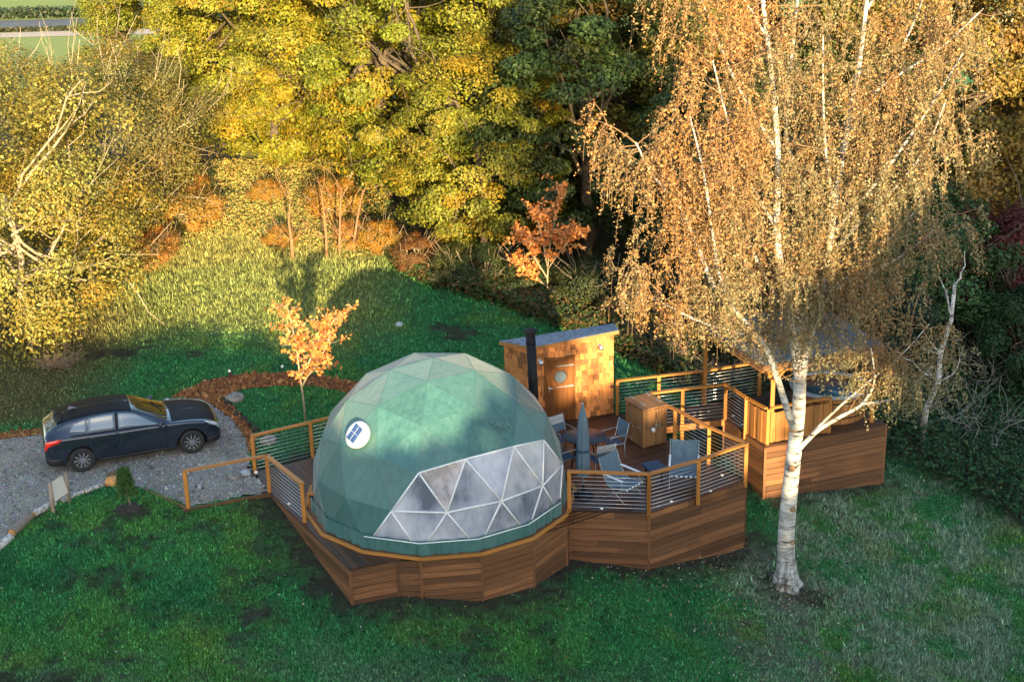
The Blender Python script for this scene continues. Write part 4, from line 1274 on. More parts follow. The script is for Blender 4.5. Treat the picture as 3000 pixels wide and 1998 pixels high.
t.b.inputs['Base Color'].default_value = (.004, .005, .008, 1); t.b.inputs['Roughness'].default_value = .5  # dark reflections on roof and bonnet put into the paint colour
t.b.inputs['Specular IOR Level'].default_value = .15
M_DARKREFL = t.mat
t = NT('car_glass'); t.b.inputs['Base Color'].default_value = (.13, .17, .21, 1); t.b.inputs['Roughness'].default_value = .06; t.b.inputs['Specular IOR Level'].default_value = 1.0  # pale blue base stands in for sky reflected in the side windows
M_CGLASS = t.mat
t = NT('windscreen_glass'); t.b.inputs['Base Color'].default_value = (.012, .016, .016, 1); t.b.inputs['Roughness'].default_value = .04; t.b.inputs['Specular IOR Level'].default_value = 1.0
M_WSCREEN = t.mat
M_TYRE = plain('tyre_rubber', (.015, .015, .016), .8)
M_ALLOY = plain('alloy', (.5, .5, .52), .3, .8, .1)
t = NT('tail_lens'); t.b.inputs['Base Color'].default_value = (.75, .02, .012, 1); t.b.inputs['Roughness'].default_value = .12; t.b.inputs['Coat Weight'].default_value = 1
M_TAIL = t.mat
t = NT('head_lens'); t.b.inputs['Base Color'].default_value = (.55, .62, .68, 1); t.b.inputs['Roughness'].default_value = .08; t.b.inputs['Metallic'].default_value = .5
M_HEAD = t.mat
CAR_A = math.radians(21)
car = thing('parked_car', 'dark blue grey five door hatchback parked on the gravel drive', 'car', (-9.74, 32.37, -.02), CAR_A)
ns, nt = 76, 41
sv, tv = np.meshgrid(np.linspace(0, len(ST) - 1, ns), np.linspace(0, 10, nt), indexing='ij')
half = SF(sv, tv)
other = half[:, 1:-1][:, ::-1].copy(); other[..., 1] *= -1
ringp = np.concatenate([half, other], 1); nr = ringp.shape[1]
Vb = ringp.reshape(-1, 3)
Fb = []
for i in range(ns - 1):
    for k in range(nr):
        Fb.append((i * nr + k, (i + 1) * nr + k, (i + 1) * nr + (k + 1) % nr, i * nr + (k + 1) % nr))
me = bpy.data.meshes.new('body'); me.from_pydata([tuple(v) for v in Vb], [], Fb + [tuple(range(nr)), tuple(reversed(range((ns - 1) * nr, ns * nr)))])
bm = bmesh.new(); bm.from_mesh(me); bmesh.ops.recalc_face_normals(bm, faces=bm.faces); bm.to_mesh(me); bm.free()
me.polygons.foreach_set('use_smooth', [True] * len(me.polygons))
me.materials.append(M_PAINT); me.materials.append(M_BLACKP)
tmp = bpy.data.objects.new('body', me); COL.objects.link(tmp)
WX = (1.345, -1.345); WR_ = .315
cut = MB()
for x in WX: cut.lathe((x, -1.2, .315), [(.375, 0), (.375, 2.4)], 36, axis=(0, 1, 0))
cme = cut.mesh('cut', M_BLACKP)
cobj = bpy.data.objects.new('cut', cme); COL.objects.link(cobj)
md = tmp.modifiers.new('b', 'BOOLEAN'); md.object = cobj; md.operation = 'DIFFERENCE'; md.solver = 'EXACT'
md.material_mode = 'TRANSFER'
dg = bpy.context.evaluated_depsgraph_get()
bme = bpy.data.meshes.new_from_object(tmp.evaluated_get(dg))
bpy.data.objects.remove(tmp); bpy.data.objects.remove(cobj)
bme.name = 'body'
body = link('body', bme, car)
def patch(name, cs, mat, off=.004, n=10, m=8, mirror=True, parent=None, thick=True):
    """a panel lying on the body: cs = four (x, t) corners, counter-clockwise from rear-bottom"""
    res = []
    u, v = np.meshgrid(np.linspace(0, 1, n), np.linspace(0, 1, m), indexing='ij')
    c = [(s_of_x(a), b) for a, b in cs]
    s_ = (c[0][0] * (1 - u) + c[1][0] * u) * (1 - v) + (c[3][0] * (1 - u) + c[2][0] * u) * v
    t_ = (c[0][1] * (1 - u) + c[1][1] * u) * (1 - v) + (c[3][1] * (1 - u) + c[2][1] * u) * v
    e = 1e-3
    P = SF(s_, t_); du = SF(s_ + e, t_) - SF(s_ - e, t_); dvv = SF(s_, np.clip(t_ + e, 0, 10)) - SF(s_, t_ - e)
    N = np.cross(du, dvv); N /= np.linalg.norm(N, axis=-1, keepdims=True) + 1e-9
    if (N[..., 2].mean() < 0 and np.mean([b for a, b in cs]) > 8) or (N[..., 1].mean() > 0 and np.mean([b for a, b in cs]) <= 8): N = -N
    for sg_ in ((1, -1) if mirror else (1,)):
        Q, B = P + N * off, P - N * .012
        if sg_ < 0: Q, B = Q * [1, -1, 1], B * [1, -1, 1]
        V = np.concatenate([Q.reshape(-1, 3), B.reshape(-1, 3)]); k = n * m
        F = [(i * m + j, (i + 1) * m + j, (i + 1) * m + j + 1, i * m + j + 1) for i in range(n - 1) for j in range(m - 1)]
        edge = [i * m for i in range(n)] + [(n - 1) * m + j for j in range(1, m)] + [i * m + m - 1 for i in range(n - 2, -1, -1)] + [j for j in range(m - 2, 0, -1)]
        F += [(edge[i], edge[(i + 1) % len(edge)], edge[(i + 1) % len(edge)] + k, edge[i] + k) for i in range(len(edge))]
        mb = MB().add([tuple(q) for q in V], F)
        o = mb.build(name, mat, parent or car, True, False)
        res.append(o)
    return res
def full_patch(name, cs, mat, off=.004, n=10, m=14):
    """a panel across the middle line (bonnet, roof, windscreen): mirrored halves in one mesh"""
    u, v = np.meshgrid(np.linspace(0, 1, n), np.linspace(0, 1, m), indexing='ij')
    c = [(s_of_x(a), b) for a, b in cs]
    s_ = (c[0][0] * (1 - u) + c[1][0] * u) * (1 - v) + (c[3][0] * (1 - u) + c[2][0] * u) * v
    t_ = (c[0][1] * (1 - u) + c[1][1] * u) * (1 - v) + (c[3][1] * (1 - u) + c[2][1] * u) * v
    P = SF(s_, t_)
    e = 1e-3
    N = np.cross(SF(s_ + e, t_) - SF(s_ - e, t_), SF(s_, np.clip(t_, 0, 9.998) + e) - SF(s_, t_ - e)); N /= np.linalg.norm(N, axis=-1, keepdims=True) + 1e-9
    N[N[..., 2] < 0] *= -1
    Q = P + N * off
    Q2 = (Q * [1, -1, 1])[:, ::-1][:, 1:]
    A = np.concatenate([Q, Q2], 1); mm = A.shape[1]
    V = A.reshape(-1, 3)
    F = [(i * mm + j, (i + 1) * mm + j, (i + 1) * mm + j + 1, i * mm + j + 1) for i in range(n - 1) for j in range(mm - 1)]
    return MB().add([tuple(q) for q in V], F).build(name, mat, car, True, False)
full_patch('roof_panel', [(-1.72, 8.05), (-.02, 8.05), (-.02, 10), (-1.72, 10)], M_DARKREFL, .004)
full_patch('bonnet', [(.90, 7.3), (1.98, 7.1), (2.0, 10), (.94, 10)], M_DARKREFL, .005)
full_patch('windscreen', [(.02, 8.15), (.77, 8.0), (.84, 10), (.06, 10)], M_WSCREEN, .006)
full_patch('rear_window', [(-2.08, 8.1), (-1.74, 8.2), (-1.77, 10), (-2.12, 10)], M_WSCREEN, .006)
full_patch('spoiler', [(-1.80, 8.3), (-1.68, 8.3), (-1.68, 10), (-1.84, 10)], M_DARKREFL, .022, 4)
patch('side_glass', [(-.40, 6.25), (.66, 6.2), (.05, 7.72), (-.36, 7.8)], M_CGLASS)
patch('side_glass', [(-1.10, 6.3), (-.49, 6.25), (-.45, 7.8), (-1.06, 7.75)], M_CGLASS)
patch('side_glass', [(-1.55, 6.6), (-1.16, 6.32), (-1.12, 7.72), (-1.42, 7.45)], M_CGLASS)
for x0, x1, x2, x3 in ((-.41, .72, .78, -.41), (-1.02, -.44, -.44, -1.20)):
    for d_ in patch('door', [(x0, 2.6), (x1, 2.6), (x2, 6.08), (x3, 6.08)], M_PAINT, .005, 14, 12):
        sy = 1 if d_.data.vertices[0].co.y > 0 else -1
        MB().bar((x3 + .10, sy * .885, .835), (x3 + .27, sy * .885, .845), .03, .026).build('handle', M_PAINT, d_, False, False)
patch('sill', [(-.95, 2.1), (.96, 2.1), (.96, 2.5), (-.95, 2.5)], M_BLACKP, .008, 12, 4)
patch('tail_light', [(-2.175, 4.4), (-1.80, 4.9), (-1.74, 5.8), (-2.15, 6.05)], M_TAIL, .012, 8, 6)
patch('headlight', [(1.80, 5.1), (2.08, 4.6), (2.07, 6.1), (1.70, 6.0)], M_HEAD, .010, 8, 6)
patch('bumper', [(-2.17, 2.3), (-1.76, 2.3), (-1.78, 3.2), (-2.17, 3.2)], M_BLACKP, .006, 8, 5)
patch('bumper', [(1.75, 2.2), (2.08, 2.2), (2.08, 3.3), (1.76, 2.9)], M_BLACKP, .006, 8, 5)
patch('window_trim', [(-1.52, 6.02), (.74, 6.02), (.74, 6.16), (-1.54, 6.22)], M_BLACK, .007, 20, 3)
patch('pillar_trim', [(-.48, 6.2), (-.41, 6.2), (-.37, 7.8), (-.44, 7.8)], M_BLACK, .006, 4, 8)
for sy in (-1, 1):
    m_ = MB().lathe((.60, sy * .97, .98), [(.0, -.10), (.055, -.08), (.07, 0), (.05, .07), (.0, .085)], 14, axis=(.15, sy, .1))
    m_.build('wing_mirror', M_PAINT, car, True, False)
    MB().bar((.62, sy * .84, .94), (.61, sy * .95, .96), .04, .03).build('mirror_arm', M_BLACK, car, False, False)
MB().add([(-1.5, -.035, 1.39), (-1.5, .035, 1.39), (-1.28, 0, 1.40), (-1.46, 0, 1.465)], [(0, 1, 3), (1, 2, 3), (2, 0, 3), (0, 2, 1)]).build('antenna_fin', M_PAINT, car, False, False)
MB().tube([(.74, -.25, 1.035), (.56, .35, 1.12)], .010, 5).build('wiper', M_BLACK, car, False, False)
MB().box((2.10, 0, .50), (.04, .62, .14)).build('grille', M_BLACKP, car, False, False)
ty = MB().lathe((0, 0, 0), [(.205, -.09), (.255, -.105), (.300, -.10), (.315, -.075), (.315, .075), (.300, .10), (.255, .105), (.205, .09)], 40, axis=(0, 1, 0), cap=False).mesh('tyre', M_TYRE, True)
rm = MB()
rm.lathe((0, -.07, 0), [(.20, .0), (.215, .01), (.215, .03), (.195, .05), (.195, .12)], 40, axis=(0, 1, 0), cap=False)
rim_mesh = rm.mesh('rim', M_ALLOY, True)
sp = MB()
for k in range(10):
    a = 2 * math.pi * k / 10
    for da in (-.09, .09):
        sp.bar((.05 * math.cos(a), -.075, .05 * math.sin(a)), (.20 * math.cos(a + da), -.08, .20 * math.sin(a + da)), .018, .02, up=(0, 1, 0))
sp.lathe((0, -.095, 0), [(.0, 0), (.05, .004), (.06, .03)], 18, axis=(0, 1, 0))
spoke_mesh = sp.mesh('spokes', M_ALLOY)
disc_mesh = MB().lathe((0, -.02, 0), [(.0, 0), (.19, 0), (.19, .02)], 30, axis=(0, 1, 0)).mesh('brake_disc', M_BLACK)
hub_mesh = MB().lathe((0, -.101, 0), [(.0, 0), (.030, .003), (.032, .012)], 16, axis=(0, 1, 0)).mesh('hub_cap', plain('hub_blue', (.12, .18, .32), .4))
for x in WX:
    for sy in (-1, 1):
        w = thing('wheel', None, None, (x, sy * .775, .315)); w.parent = car
        if sy > 0: w.rotation_euler = (0, 0, math.pi)
        if x > 0 and sy < 0: w.rotation_euler = (0, .2, 0)
        link('tyre', ty, w); link('rim', rim_mesh, w); link('spokes', spoke_mesh, w); link('brake_disc', disc_mesh, w); link('hub_cap', hub_mesh, w)
# ---------------------------------------------------------------- leaves and trees
def leaf_cloud(P, N, size, asp=.62, fold=.25, C=None):
    """folded leaf-shaped quads at P facing roughly N; returns verts, faces, colours"""
    n = len(P)
    size = np.broadcast_to(size, (n,))
    N = N / (np.linalg.norm(N, axis=1, keepdims=True) + 1e-9)
    r = R.standard_normal((n, 3)); d = r - N * (r * N).sum(1, keepdims=True); d /= np.linalg.norm(d, axis=1, keepdims=True) + 1e-9
    s = np.cross(N, d)
    L = size[:, None]
    V = np.empty((n, 4, 3))
    V[:, 0] = P - d * L; V[:, 2] = P + d * L - N * L * .15
    V[:, 1] = P + s * L * asp + N * L * fold; V[:, 3] = P - s * L * asp + N * L * fold
    k = np.arange(n)[:, None] * 4
    F = np.concatenate([k + [0, 1, 2], k + [0, 2, 3]], 0)
    if C is None: C = np.c_[R.random(n), R.random(n), R.random(n)]
    return V.reshape(-1, 3), F, np.repeat(C, 4, 0)
def rdir(n):
    v = R.standard_normal((n, 3)); return v / np.linalg.norm(v, axis=1, keepdims=True)
def limb(mb, a, b, r0, r1, bend=.15, n=6, sides=6, seed=0):
    a, b = Vector(a), Vector(b); L = (b - a).length
    o = Vector(tuple(R.standard_normal(3))) * bend * L * .4
    pts = [a.lerp(b, k / n) + (o * math.sin(math.pi * k / n) + Vector((0, 0, -.06 * L)) * math.sin(math.pi * k / n) + Vector(tuple(R.standard_normal(3))) * L * .028 if 0 < k < n else Vector((0, 0, 0))) for k in range(n + 1)]
    mb.tube(pts, [r0 + (r1 - r0) * k / n for k in range(n + 1)], sides, cap=False)
    return pts

PROTO = {}
def proto_tree(key, h, rx, z0, nclump, per, lsize, cr, flat=.62, droop=0, limbs=16, twigs=0, trunk_r=.2, shape='dome', bark=None, up=.45):
    """crown = leaf clumps filling a bumpy envelope; trunk = bole, limbs and bare twigs"""
    cz, rz = (h + z0) / 2, (h - z0) / 2
    cen_ = []
    while len(cen_) < nclump:
        d = rdir(1)[0]
        rr = R.uniform(.5, 1.0) ** .6
        b = .78 + .42 * float(fbm(np.array([d[0] * 1.7 + d[2] + 9 * len(key)]), np.array([d[1] * 1.7 + 5]))[0])
        p = np.array([d[0] * rx * rr * b, d[1] * rx * rr * b, cz + d[2] * rz * rr * (b if d[2] > 0 else 1)])
        if shape == 'dome' and d[2] < 0: p[:2] *= 1.05
        cen_.append(p)
    cen_ = np.array(cen_)
    VS, FS, CS = [], [], []
    o = 0
    for c in cen_:
        k = int(per * R.uniform(.6, 1.3)); rad = cr * R.uniform(.6, 1.25)
        d = rdir(k); q = R.random(k)[:, None] ** .45
        P = c + d * q * rad * np.array([1, 1, flat])
        if droop: P[:, 2] -= droop * (q[:, 0] * rad) ** 2 / cr
        out = (c - [0, 0, cz * .8]); out = out / (np.linalg.norm(out) + 1e-6)
        N = d * .8 + out * .7 + [0, 0, up] + R.standard_normal((k, 3)) * .45
        hue = np.clip(R.beta(1.3, 2.2) * .9 + (.6 if R.random() < .07 else 0) + R.normal(0, .24, k), 0, 1.3)
        C = np.c_[hue, np.clip(R.normal(.45, .22, k) + R.normal(0, .08), 0, 1), R.random(k)]
        v, f, cc = leaf_cloud(P, N, lsize * R.uniform(.6, 1.3, k), C=C)
        VS.append(v); FS.append(f + o); CS.append(cc); o += len(v)
    crown = fast_mesh('crown', np.concatenate(VS), np.concatenate(FS), M_LEAF, np.concatenate(CS))
    tb = MB()
    top = Vector((R.normal(0, .2), R.normal(0, .2), cz))
    limb(tb, (0, 0, -.3), top, trunk_r, trunk_r * .6, .05, 8, 10)
    for c in cen_[:limbs]:
        st = Vector((0, 0, 0)).lerp(top, R.uniform(.4, 1))
        pts = limb(tb, st, c, trunk_r * .42, .025, .2)
        for _ in range(3):
            a = pts[R.integers(3, 6)]; limb(tb, a, Vector(c) + Vector(tuple(R.standard_normal(3) * cr * .9)), .03, .01, .2, 3, 4)
    for c in cen_[limbs:limbs + twigs]:
        d = Vector(tuple(c - [0, 0, cz])).normalized() + Vector((0, 0, .5))
        a = Vector(c); pts = limb(tb, a - d * cr * 1.2, a + d * cr * 1.25, .018, .006, .15, 4, 4)
        for _ in range(2): limb(tb, pts[2], a + d * cr * 1.1 + Vector(tuple(R.standard_normal(3) * cr * .5)), .014, .006, .15, 3, 3)
    tr = tb.mesh('trunk', bark or M_BARK, True)
    PROTO[key] = (crown, tr)
proto_tree('oak', 12, 4.8, .5, 165, 430, .078, .92, limbs=20, twigs=22, trunk_r=.28)
proto_tree('oak_b', 13, 5.0, 1.0, 165, 430, .076, .95, limbs=20, twigs=26, trunk_r=.3)
proto_tree('maple', 11, 4.2, .2, 150, 430, .076, .88, flat=.5, droop=.25, limbs=14, trunk_r=.22, up=.8)
proto_tree('willow', 9, 4.6, .4, 135, 430, .058, 1.0, flat=.8, droop=.2, limbs=20, twigs=34, trunk_r=.12, bark=M_TWIG)
proto_tree('bush', 2.2, 1.5, .0, 46, 230, .045, .5, flat=.75, limbs=10, twigs=10, trunk_r=.05, bark=M_TWIG)
proto_tree('shrub', 4.6, 2.1, .4, 80, 280, .060, .6, flat=.7, limbs=14, twigs=8, trunk_r=.09)
def tree(key, name, label, cat, x, y, s=1.0, col=(.1, .12, .03), rz=None, group=None, sz=None, z=None):
    crown, trunk = PROTO[key]
    zz = gz1(x, y) if z is None else z
    t_ = thing(name, label, cat, (x, y, zz - .05), R.uniform(0, 6.28) if rz is None else rz, group)
    t_.scale = (s, s, sz or s)
    c = link('crown', crown, t_); c.color = (*col, 1)
    b = link('trunk', trunk, t_)
    return t_
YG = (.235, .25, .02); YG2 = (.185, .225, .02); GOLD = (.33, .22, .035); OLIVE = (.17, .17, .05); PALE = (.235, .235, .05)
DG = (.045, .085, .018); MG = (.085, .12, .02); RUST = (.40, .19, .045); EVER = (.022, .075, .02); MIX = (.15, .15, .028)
W_ = 'trees of the wood behind the lawn'
# left: pale loose crowns over the drive
tree('willow', 'willow_tree', 'pale loose crowned tree overhanging the lawn at the left edge, nearest the car', 'tree', -15.2, 41.0, 1.0, PALE, 0.4, W_)
tree('willow', 'willow_tree', 'pale twiggy tree at the far left in front of the distant barn', 'tree', -19.4, 48.5, .95, PALE, 2.0, W_)
tree('willow', 'willow_tree', 'olive thin tree between the pale overhanging tree and the sunlit glade', 'tree', -14.8, 50.2, .88, OLIVE, 4.0, W_)
tree('bush', 'rust_bush', 'rust orange bush glowing at the foot of the pale overhanging tree', 'bush', -12.6, 52.5, 1.0, (.36, .23, .05), group=W_)
# middle: bright yellow green oaks
tree('oak', 'oak_tree', 'bright yellow oak behind the sunlit glade, left of the middle', 'tree', -10.6, 63.5, 1.0, YG, .3, W_)
tree('oak_b', 'oak_tree', 'tallest yellow green oak rising straight behind the orange sapling', 'tree', -5.2, 57.5, 1.05, YG, 1.2, W_)
tree('oak', 'oak_tree', 'broad yellow green oak with dark gaps behind the top of the dome', 'tree', -2.4, 52.6, .98, YG2, 2.4, W_)
tree('oak_b', 'oak_tree', 'golden oak at the back corner of the sunlit glade', 'tree', -14.6, 70.0, 1.0, YG, 3.3, W_)
tree('maple', 'maple_tree', 'low spreading green maple sweeping down to the back lawn behind the dome', 'tree', -1.0, 48.4, .78, (.21, .23, .022), 5.2, W_)
# right: shaded greens
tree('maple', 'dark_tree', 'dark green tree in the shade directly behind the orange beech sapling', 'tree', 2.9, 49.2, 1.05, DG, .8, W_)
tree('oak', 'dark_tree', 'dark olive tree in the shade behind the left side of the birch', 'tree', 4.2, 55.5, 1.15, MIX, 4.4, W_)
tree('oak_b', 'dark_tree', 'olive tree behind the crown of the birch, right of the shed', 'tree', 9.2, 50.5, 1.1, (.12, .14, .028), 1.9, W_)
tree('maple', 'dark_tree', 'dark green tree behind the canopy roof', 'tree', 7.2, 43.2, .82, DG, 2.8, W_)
tree('oak', 'oak_tree', 'golden topped oak in the upper right corner', 'tree', 15.2, 49.5, 1.05, (.22, .18, .035), .9, W_)
tree('oak_b', 'oak_tree', 'yellowing oak behind the right side of the birch crown', 'tree', 20.3, 53, 1.1, (.2, .17, .03), 2.2, W_)
tree('oak_b', 'oak_tree', 'tall olive oak in the second row behind the dome', 'tree', .8, 62, 1.15, (.2, .2, .03), 5.0, W_)
tree('oak', 'oak_tree', 'far oak showing between the two yellow oaks', 'tree', -7.6, 70, 1.15, YG2, 4.0, W_)
tree('oak', 'oak_tree', 'far olive oak behind the dark trees at the top of the picture', 'tree', 8.5, 64, 1.2, MIX, .2, W_)
tree('oak_b', 'oak_tree', 'far golden oak behind the upper right corner', 'tree', 16.5, 63, 1.2, YG2, 1.5, W_)
tree('oak', 'oak_tree', 'far yellow oak seen past the left side of the glade', 'tree', -14.8, 85, 1.15, YG2, 1.0, W_)
tree('oak_b', 'oak_tree', 'far yellow oak closing the view at the back of the glade', 'tree', -9.5, 81, 1.2, YG, 2.0, W_)
tree('oak', 'oak_tree', 'far oak behind the tallest yellow oak', 'tree', -3.5, 82, 1.25, YG2, 3.0, W_)
tree('oak_b', 'oak_tree', 'oak in the third row behind the sunlit glade', 'tree', -15.6, 65, .8, YG2, .7, W_)
tree('shrub', 'red_leaved_tree', 'small dark red leaved tree at the right edge', 'tree', 15.6, 41.8, 1.05, (.10, .022, .02), .5)
tree('shrub', 'holly_bush', 'glossy green bush between the birch and the red leaved tree', 'bush', 12.9, 40.6, 1.15, (.03, .10, .018), 2.5)
tree('shrub', 'holly_bush', 'dark evergreen bush under the red leaved tree at the right edge', 'bush', 15.3, 38.6, .75, EVER, 1.4)
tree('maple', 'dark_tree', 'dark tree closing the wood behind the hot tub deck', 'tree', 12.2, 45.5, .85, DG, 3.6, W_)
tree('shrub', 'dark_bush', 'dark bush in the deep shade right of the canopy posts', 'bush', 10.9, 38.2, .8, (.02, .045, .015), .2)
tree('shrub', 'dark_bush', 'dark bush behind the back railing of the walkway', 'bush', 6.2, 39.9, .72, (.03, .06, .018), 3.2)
# orange undergrowth at the edge of the glade
for i, (x, y, s, c, lab) in enumerate([(-8.6, 49.8, .42, GOLD, 'golden bush left of the slim orange trunks'), (-5.9, 49.6, .5, (.38, .24, .06), 'orange bush among the slim trunks at the end of the lawn'), (-4.7, 48.7, .6, GOLD, 'small golden bush where the sunlit meadow meets the shade'),
        (-10.2, 56.6, .5, GOLD, 'golden bracken bush in the sunlit glade'), (-14.2, 58.5, .9, (.34, .22, .05), 'rust coloured bush at the back of the sunlit glade'), (-6.9, 53.5, .8, GOLD, 'pale golden bush under the tall yellow oak'), (-3.2, 46.9, .6, (.16, .09, .03), 'brown bramble bush at the shaded edge of the lawn behind the dome top'),
        (-12.9, 47.6, .7, (.36, .21, .05), 'orange bush between the overhanging tree and the glade'), (-12.2, 69.5, 2.0, YG2, 'big yellow bush filling the back of the sunlit glade'), (-9.0, 68.0, 1.8, GOLD, 'big golden bush behind the trunk of the left oak'), (-6.5, 62.0, 1.6, YG2, 'yellow green bush low between the two tall oaks')]):
    tree('bush', 'orange_bush', lab, 'bush', x, y, s, c, group='orange bushes round the glade')
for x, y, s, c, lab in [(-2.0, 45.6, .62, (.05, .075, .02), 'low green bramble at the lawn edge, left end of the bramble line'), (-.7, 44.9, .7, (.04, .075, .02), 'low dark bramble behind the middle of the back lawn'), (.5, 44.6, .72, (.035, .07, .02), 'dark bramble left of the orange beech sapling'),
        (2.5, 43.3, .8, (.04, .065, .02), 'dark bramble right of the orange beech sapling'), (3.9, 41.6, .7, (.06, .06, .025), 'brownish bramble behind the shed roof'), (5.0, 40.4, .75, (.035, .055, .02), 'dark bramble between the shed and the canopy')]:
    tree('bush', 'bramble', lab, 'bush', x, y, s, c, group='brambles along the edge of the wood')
def slim_trunk(name, label, pts, r0, r1, mat, cat='tree', extra=0):
    z = gz1(pts[0][0], pts[0][1])
    root = thing(name, label, cat, (pts[0][0], pts[0][1], z))
    P_ = [Vector((p[0], p[1], z + p[2])) for p in pts]
    n = len(P_)
    m = MB().tube(P_, [r0 + (r1 - r0) * k / (n - 1) for k in range(n)], 8)
    m.build('trunk', mat, root, True)
    for k in range(extra):
        b = MB(); a = P_[R.integers(1, n)]; limb(b, a, a + Vector((R.normal(0, .7), R.normal(0, .5), R.uniform(.3, 1.3))), r1 * .6, .008, .12, 5, 5)
        b.build('branch', mat, root, True)
M_ORANGE_BARK = plain('orange_bark', (.24, .125, .06), .9, 0, .3)
slim_trunk('slim_tree', 'slim orange lit trunk standing alone at the end of the sunlit lawn', [(-7.95, 48.4, -.1), (-7.93, 48.4, .7), (-8.0, 48.5, 1.4), (-7.9, 48.6, 2.2)], .085, .02, M_ORANGE_BARK, extra=14)
for k, (dx, lab) in enumerate([(0, 'left stem of the cluster of slim orange trunks'), (.45, 'middle stem of the cluster of slim orange trunks'), (.95, 'right leaning stem of the cluster of slim orange trunks')]):
    slim_trunk('slim_tree', lab, [(-6.75 + dx, 48.7 + .2 * k, -.1), (-6.72 + dx * 1.1, 48.8, .7), (-6.75 + dx * 1.3, 48.9, 1.5), (-6.8 + dx * 1.6, 49, 2.4)], .07, .02, M_ORANGE_BARK, extra=9)
slim_trunk('pale_trunked_tree', 'tall pale bare trunk in the shade right of the hot tub deck', [(11.4, 35.2, -.1), (11.45, 35.2, 1.1), (11.75, 35.25, 1.9), (11.75, 35.3, 2.7), (12.0, 35.4, 3.6), (12.05, 35.5, 4.6)], .095, .05, M_BIRCH, extra=8)
# bare twiggy shrubs
def dead_shrub(label, x, y, s, mat, n=46, group=None, spread=1.0):
    z = gz1(x, y)
    root = thing('bare_shrub', label, 'shrub', (x, y, z), group=group)
    b = MB()
    for k in range(n):
        a = R.uniform(0, 6.28); L = s * R.uniform(.5, 1.2)
        d = Vector((math.cos(a) * spread, math.sin(a) * spread, R.uniform(.35, 1.3))).normalized() * L
        o = Vector((x + R.normal(0, .25 * s), y + R.normal(0, .2 * s), z))
        pts = limb(b, o, o + d, .014 * s + .005, .005, .22, 7, 4)
        for _ in range(4):
            p = pts[R.integers(2, 7)]; limb(b, p, p + d * R.uniform(.2, .5) + Vector(tuple(R.standard_normal(3))) * .25 * s, .009, .004, .25, 4, 3)
    b.build('stems', mat, root, True)
dead_shrub('grey bare contorted shrub in front of the red leaved tree', 14.6, 39.2, 2.3, plain('grey_twig', (.24, .24, .21), .9, 0, .3), 40)
dead_shrub('tangled bare grey branches low beside the pale trunk', 12.9, 36.6, 1.9, plain('grey_twig', (.22, .22, .19), .9, 0, .3), 34, spread=1.5)
M_DRY = plain('dry_stem', (.26, .19, .13), .95, 0, .35)
for x, y, s, lab in ((4.55, 38.6, .85, 'dry brown shrub on the grass just right of the shed roof'), (5.6, 37.6, .8, 'dry brown shrub behind the walkway railing'), (3.3, 40.2, .6, 'small dry brown shrub behind the shed')):
    dead_shrub(lab, x, y, s, M_DRY, 90, 'dry shrubs behind the shed', 1.3)
dead_shrub('tuft of dry bracken on the lawn at the far left', -13.6, 38.6, .55, M_DRY, 80, None, 1.8)

# low leafy ground cover under the trees on the right
def cover(name, label, n, fn, size, cols, hgt):
    x, y = fn(n)
    hh = hgt * (.25 + 1.1 * fbm(x * .7 + 3, y * .7))
    keep = fbm(x * 1.3 + 7, y * 1.3 + 2) + .25 * R.random(n) > .50
    x, y, hh = x[keep], y[keep], hh[keep]; n = len(x)
    P = np.c_[x, y, gz(x, y) + hh * R.random(n) ** .5]
    N = np.c_[R.normal(0, .5, n), R.normal(-.35, .5, n), np.ones(n)]
    cc = np.asarray(cols)[R.integers(0, len(cols), n)] * R.uniform(.6, 1.5, (n, 1))
    v, f, c = leaf_cloud(P, N, size * R.uniform(.6, 1.4, n), C=cc)
    return tag(link(name, fast_mesh(name, v, f, attrmat(name + '_leaf', .55, 0, 0, .2), c)), label, kind='stuff')
def reg_right(n):
    y = R.uniform(29, 44, n * 3); x = R.uniform(8.5, 19, n * 3)
    e = np.interp(x, EDGE_X, EDGE_Y)
    k = (y > e - .4 + R.normal(0, .5, n * 3)) & ~in_poly(x, y, DECK2); return x[k][:n], y[k][:n]
cover('undergrowth', 'dark leafy undergrowth below the trees on the right', 42000, lambda n: (lambda q: q)(reg_right(n)), .06, [(.016, .06, .016), (.03, .085, .02), (.012, .045, .016), (.05, .08, .025)], .75) if False else None
def cover2(name, label, reg, n, size, cols, hgt):
    x, y = reg(n); return cover(name, label, len(x), lambda _: (x, y), size, cols, hgt)
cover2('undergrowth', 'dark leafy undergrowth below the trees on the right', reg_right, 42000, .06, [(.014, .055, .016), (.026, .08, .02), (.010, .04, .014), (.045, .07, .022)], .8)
def reg_back(n):
    x = R.uniform(-8, 9.5, n * 3); e = np.interp(x, EDGE_X, EDGE_Y); y = e + R.exponential(1.3, n * 3) - .35; k = y < e + 7
    return x[k][:n], y[k][:n]
cover2('weeds', 'brown and green weeds along the edge of the wood', reg_back, 30000, .065, [(.04, .07, .02), (.085, .06, .022), (.12, .065, .025), (.03, .05, .018), (.06, .09, .02)], .65)
def reg_glade(n):
    x = R.uniform(-14.5, -5, n * 2); y = 48 + R.random(n * 2) * 17; k = y > np.interp(x, [-15, -11, -5], [49, 52, 48.2]) + R.normal(0, .7, n * 2)
    return x[k][:n], y[k][:n]
cover2('bracken', 'orange bracken and tall tawny grass filling the sunlit glade', reg_glade, 30000, .05, [(.38, .27, .08), (.34, .29, .08), (.25, .27, .06), (.34, .33, .10), (.42, .24, .06)], .42)

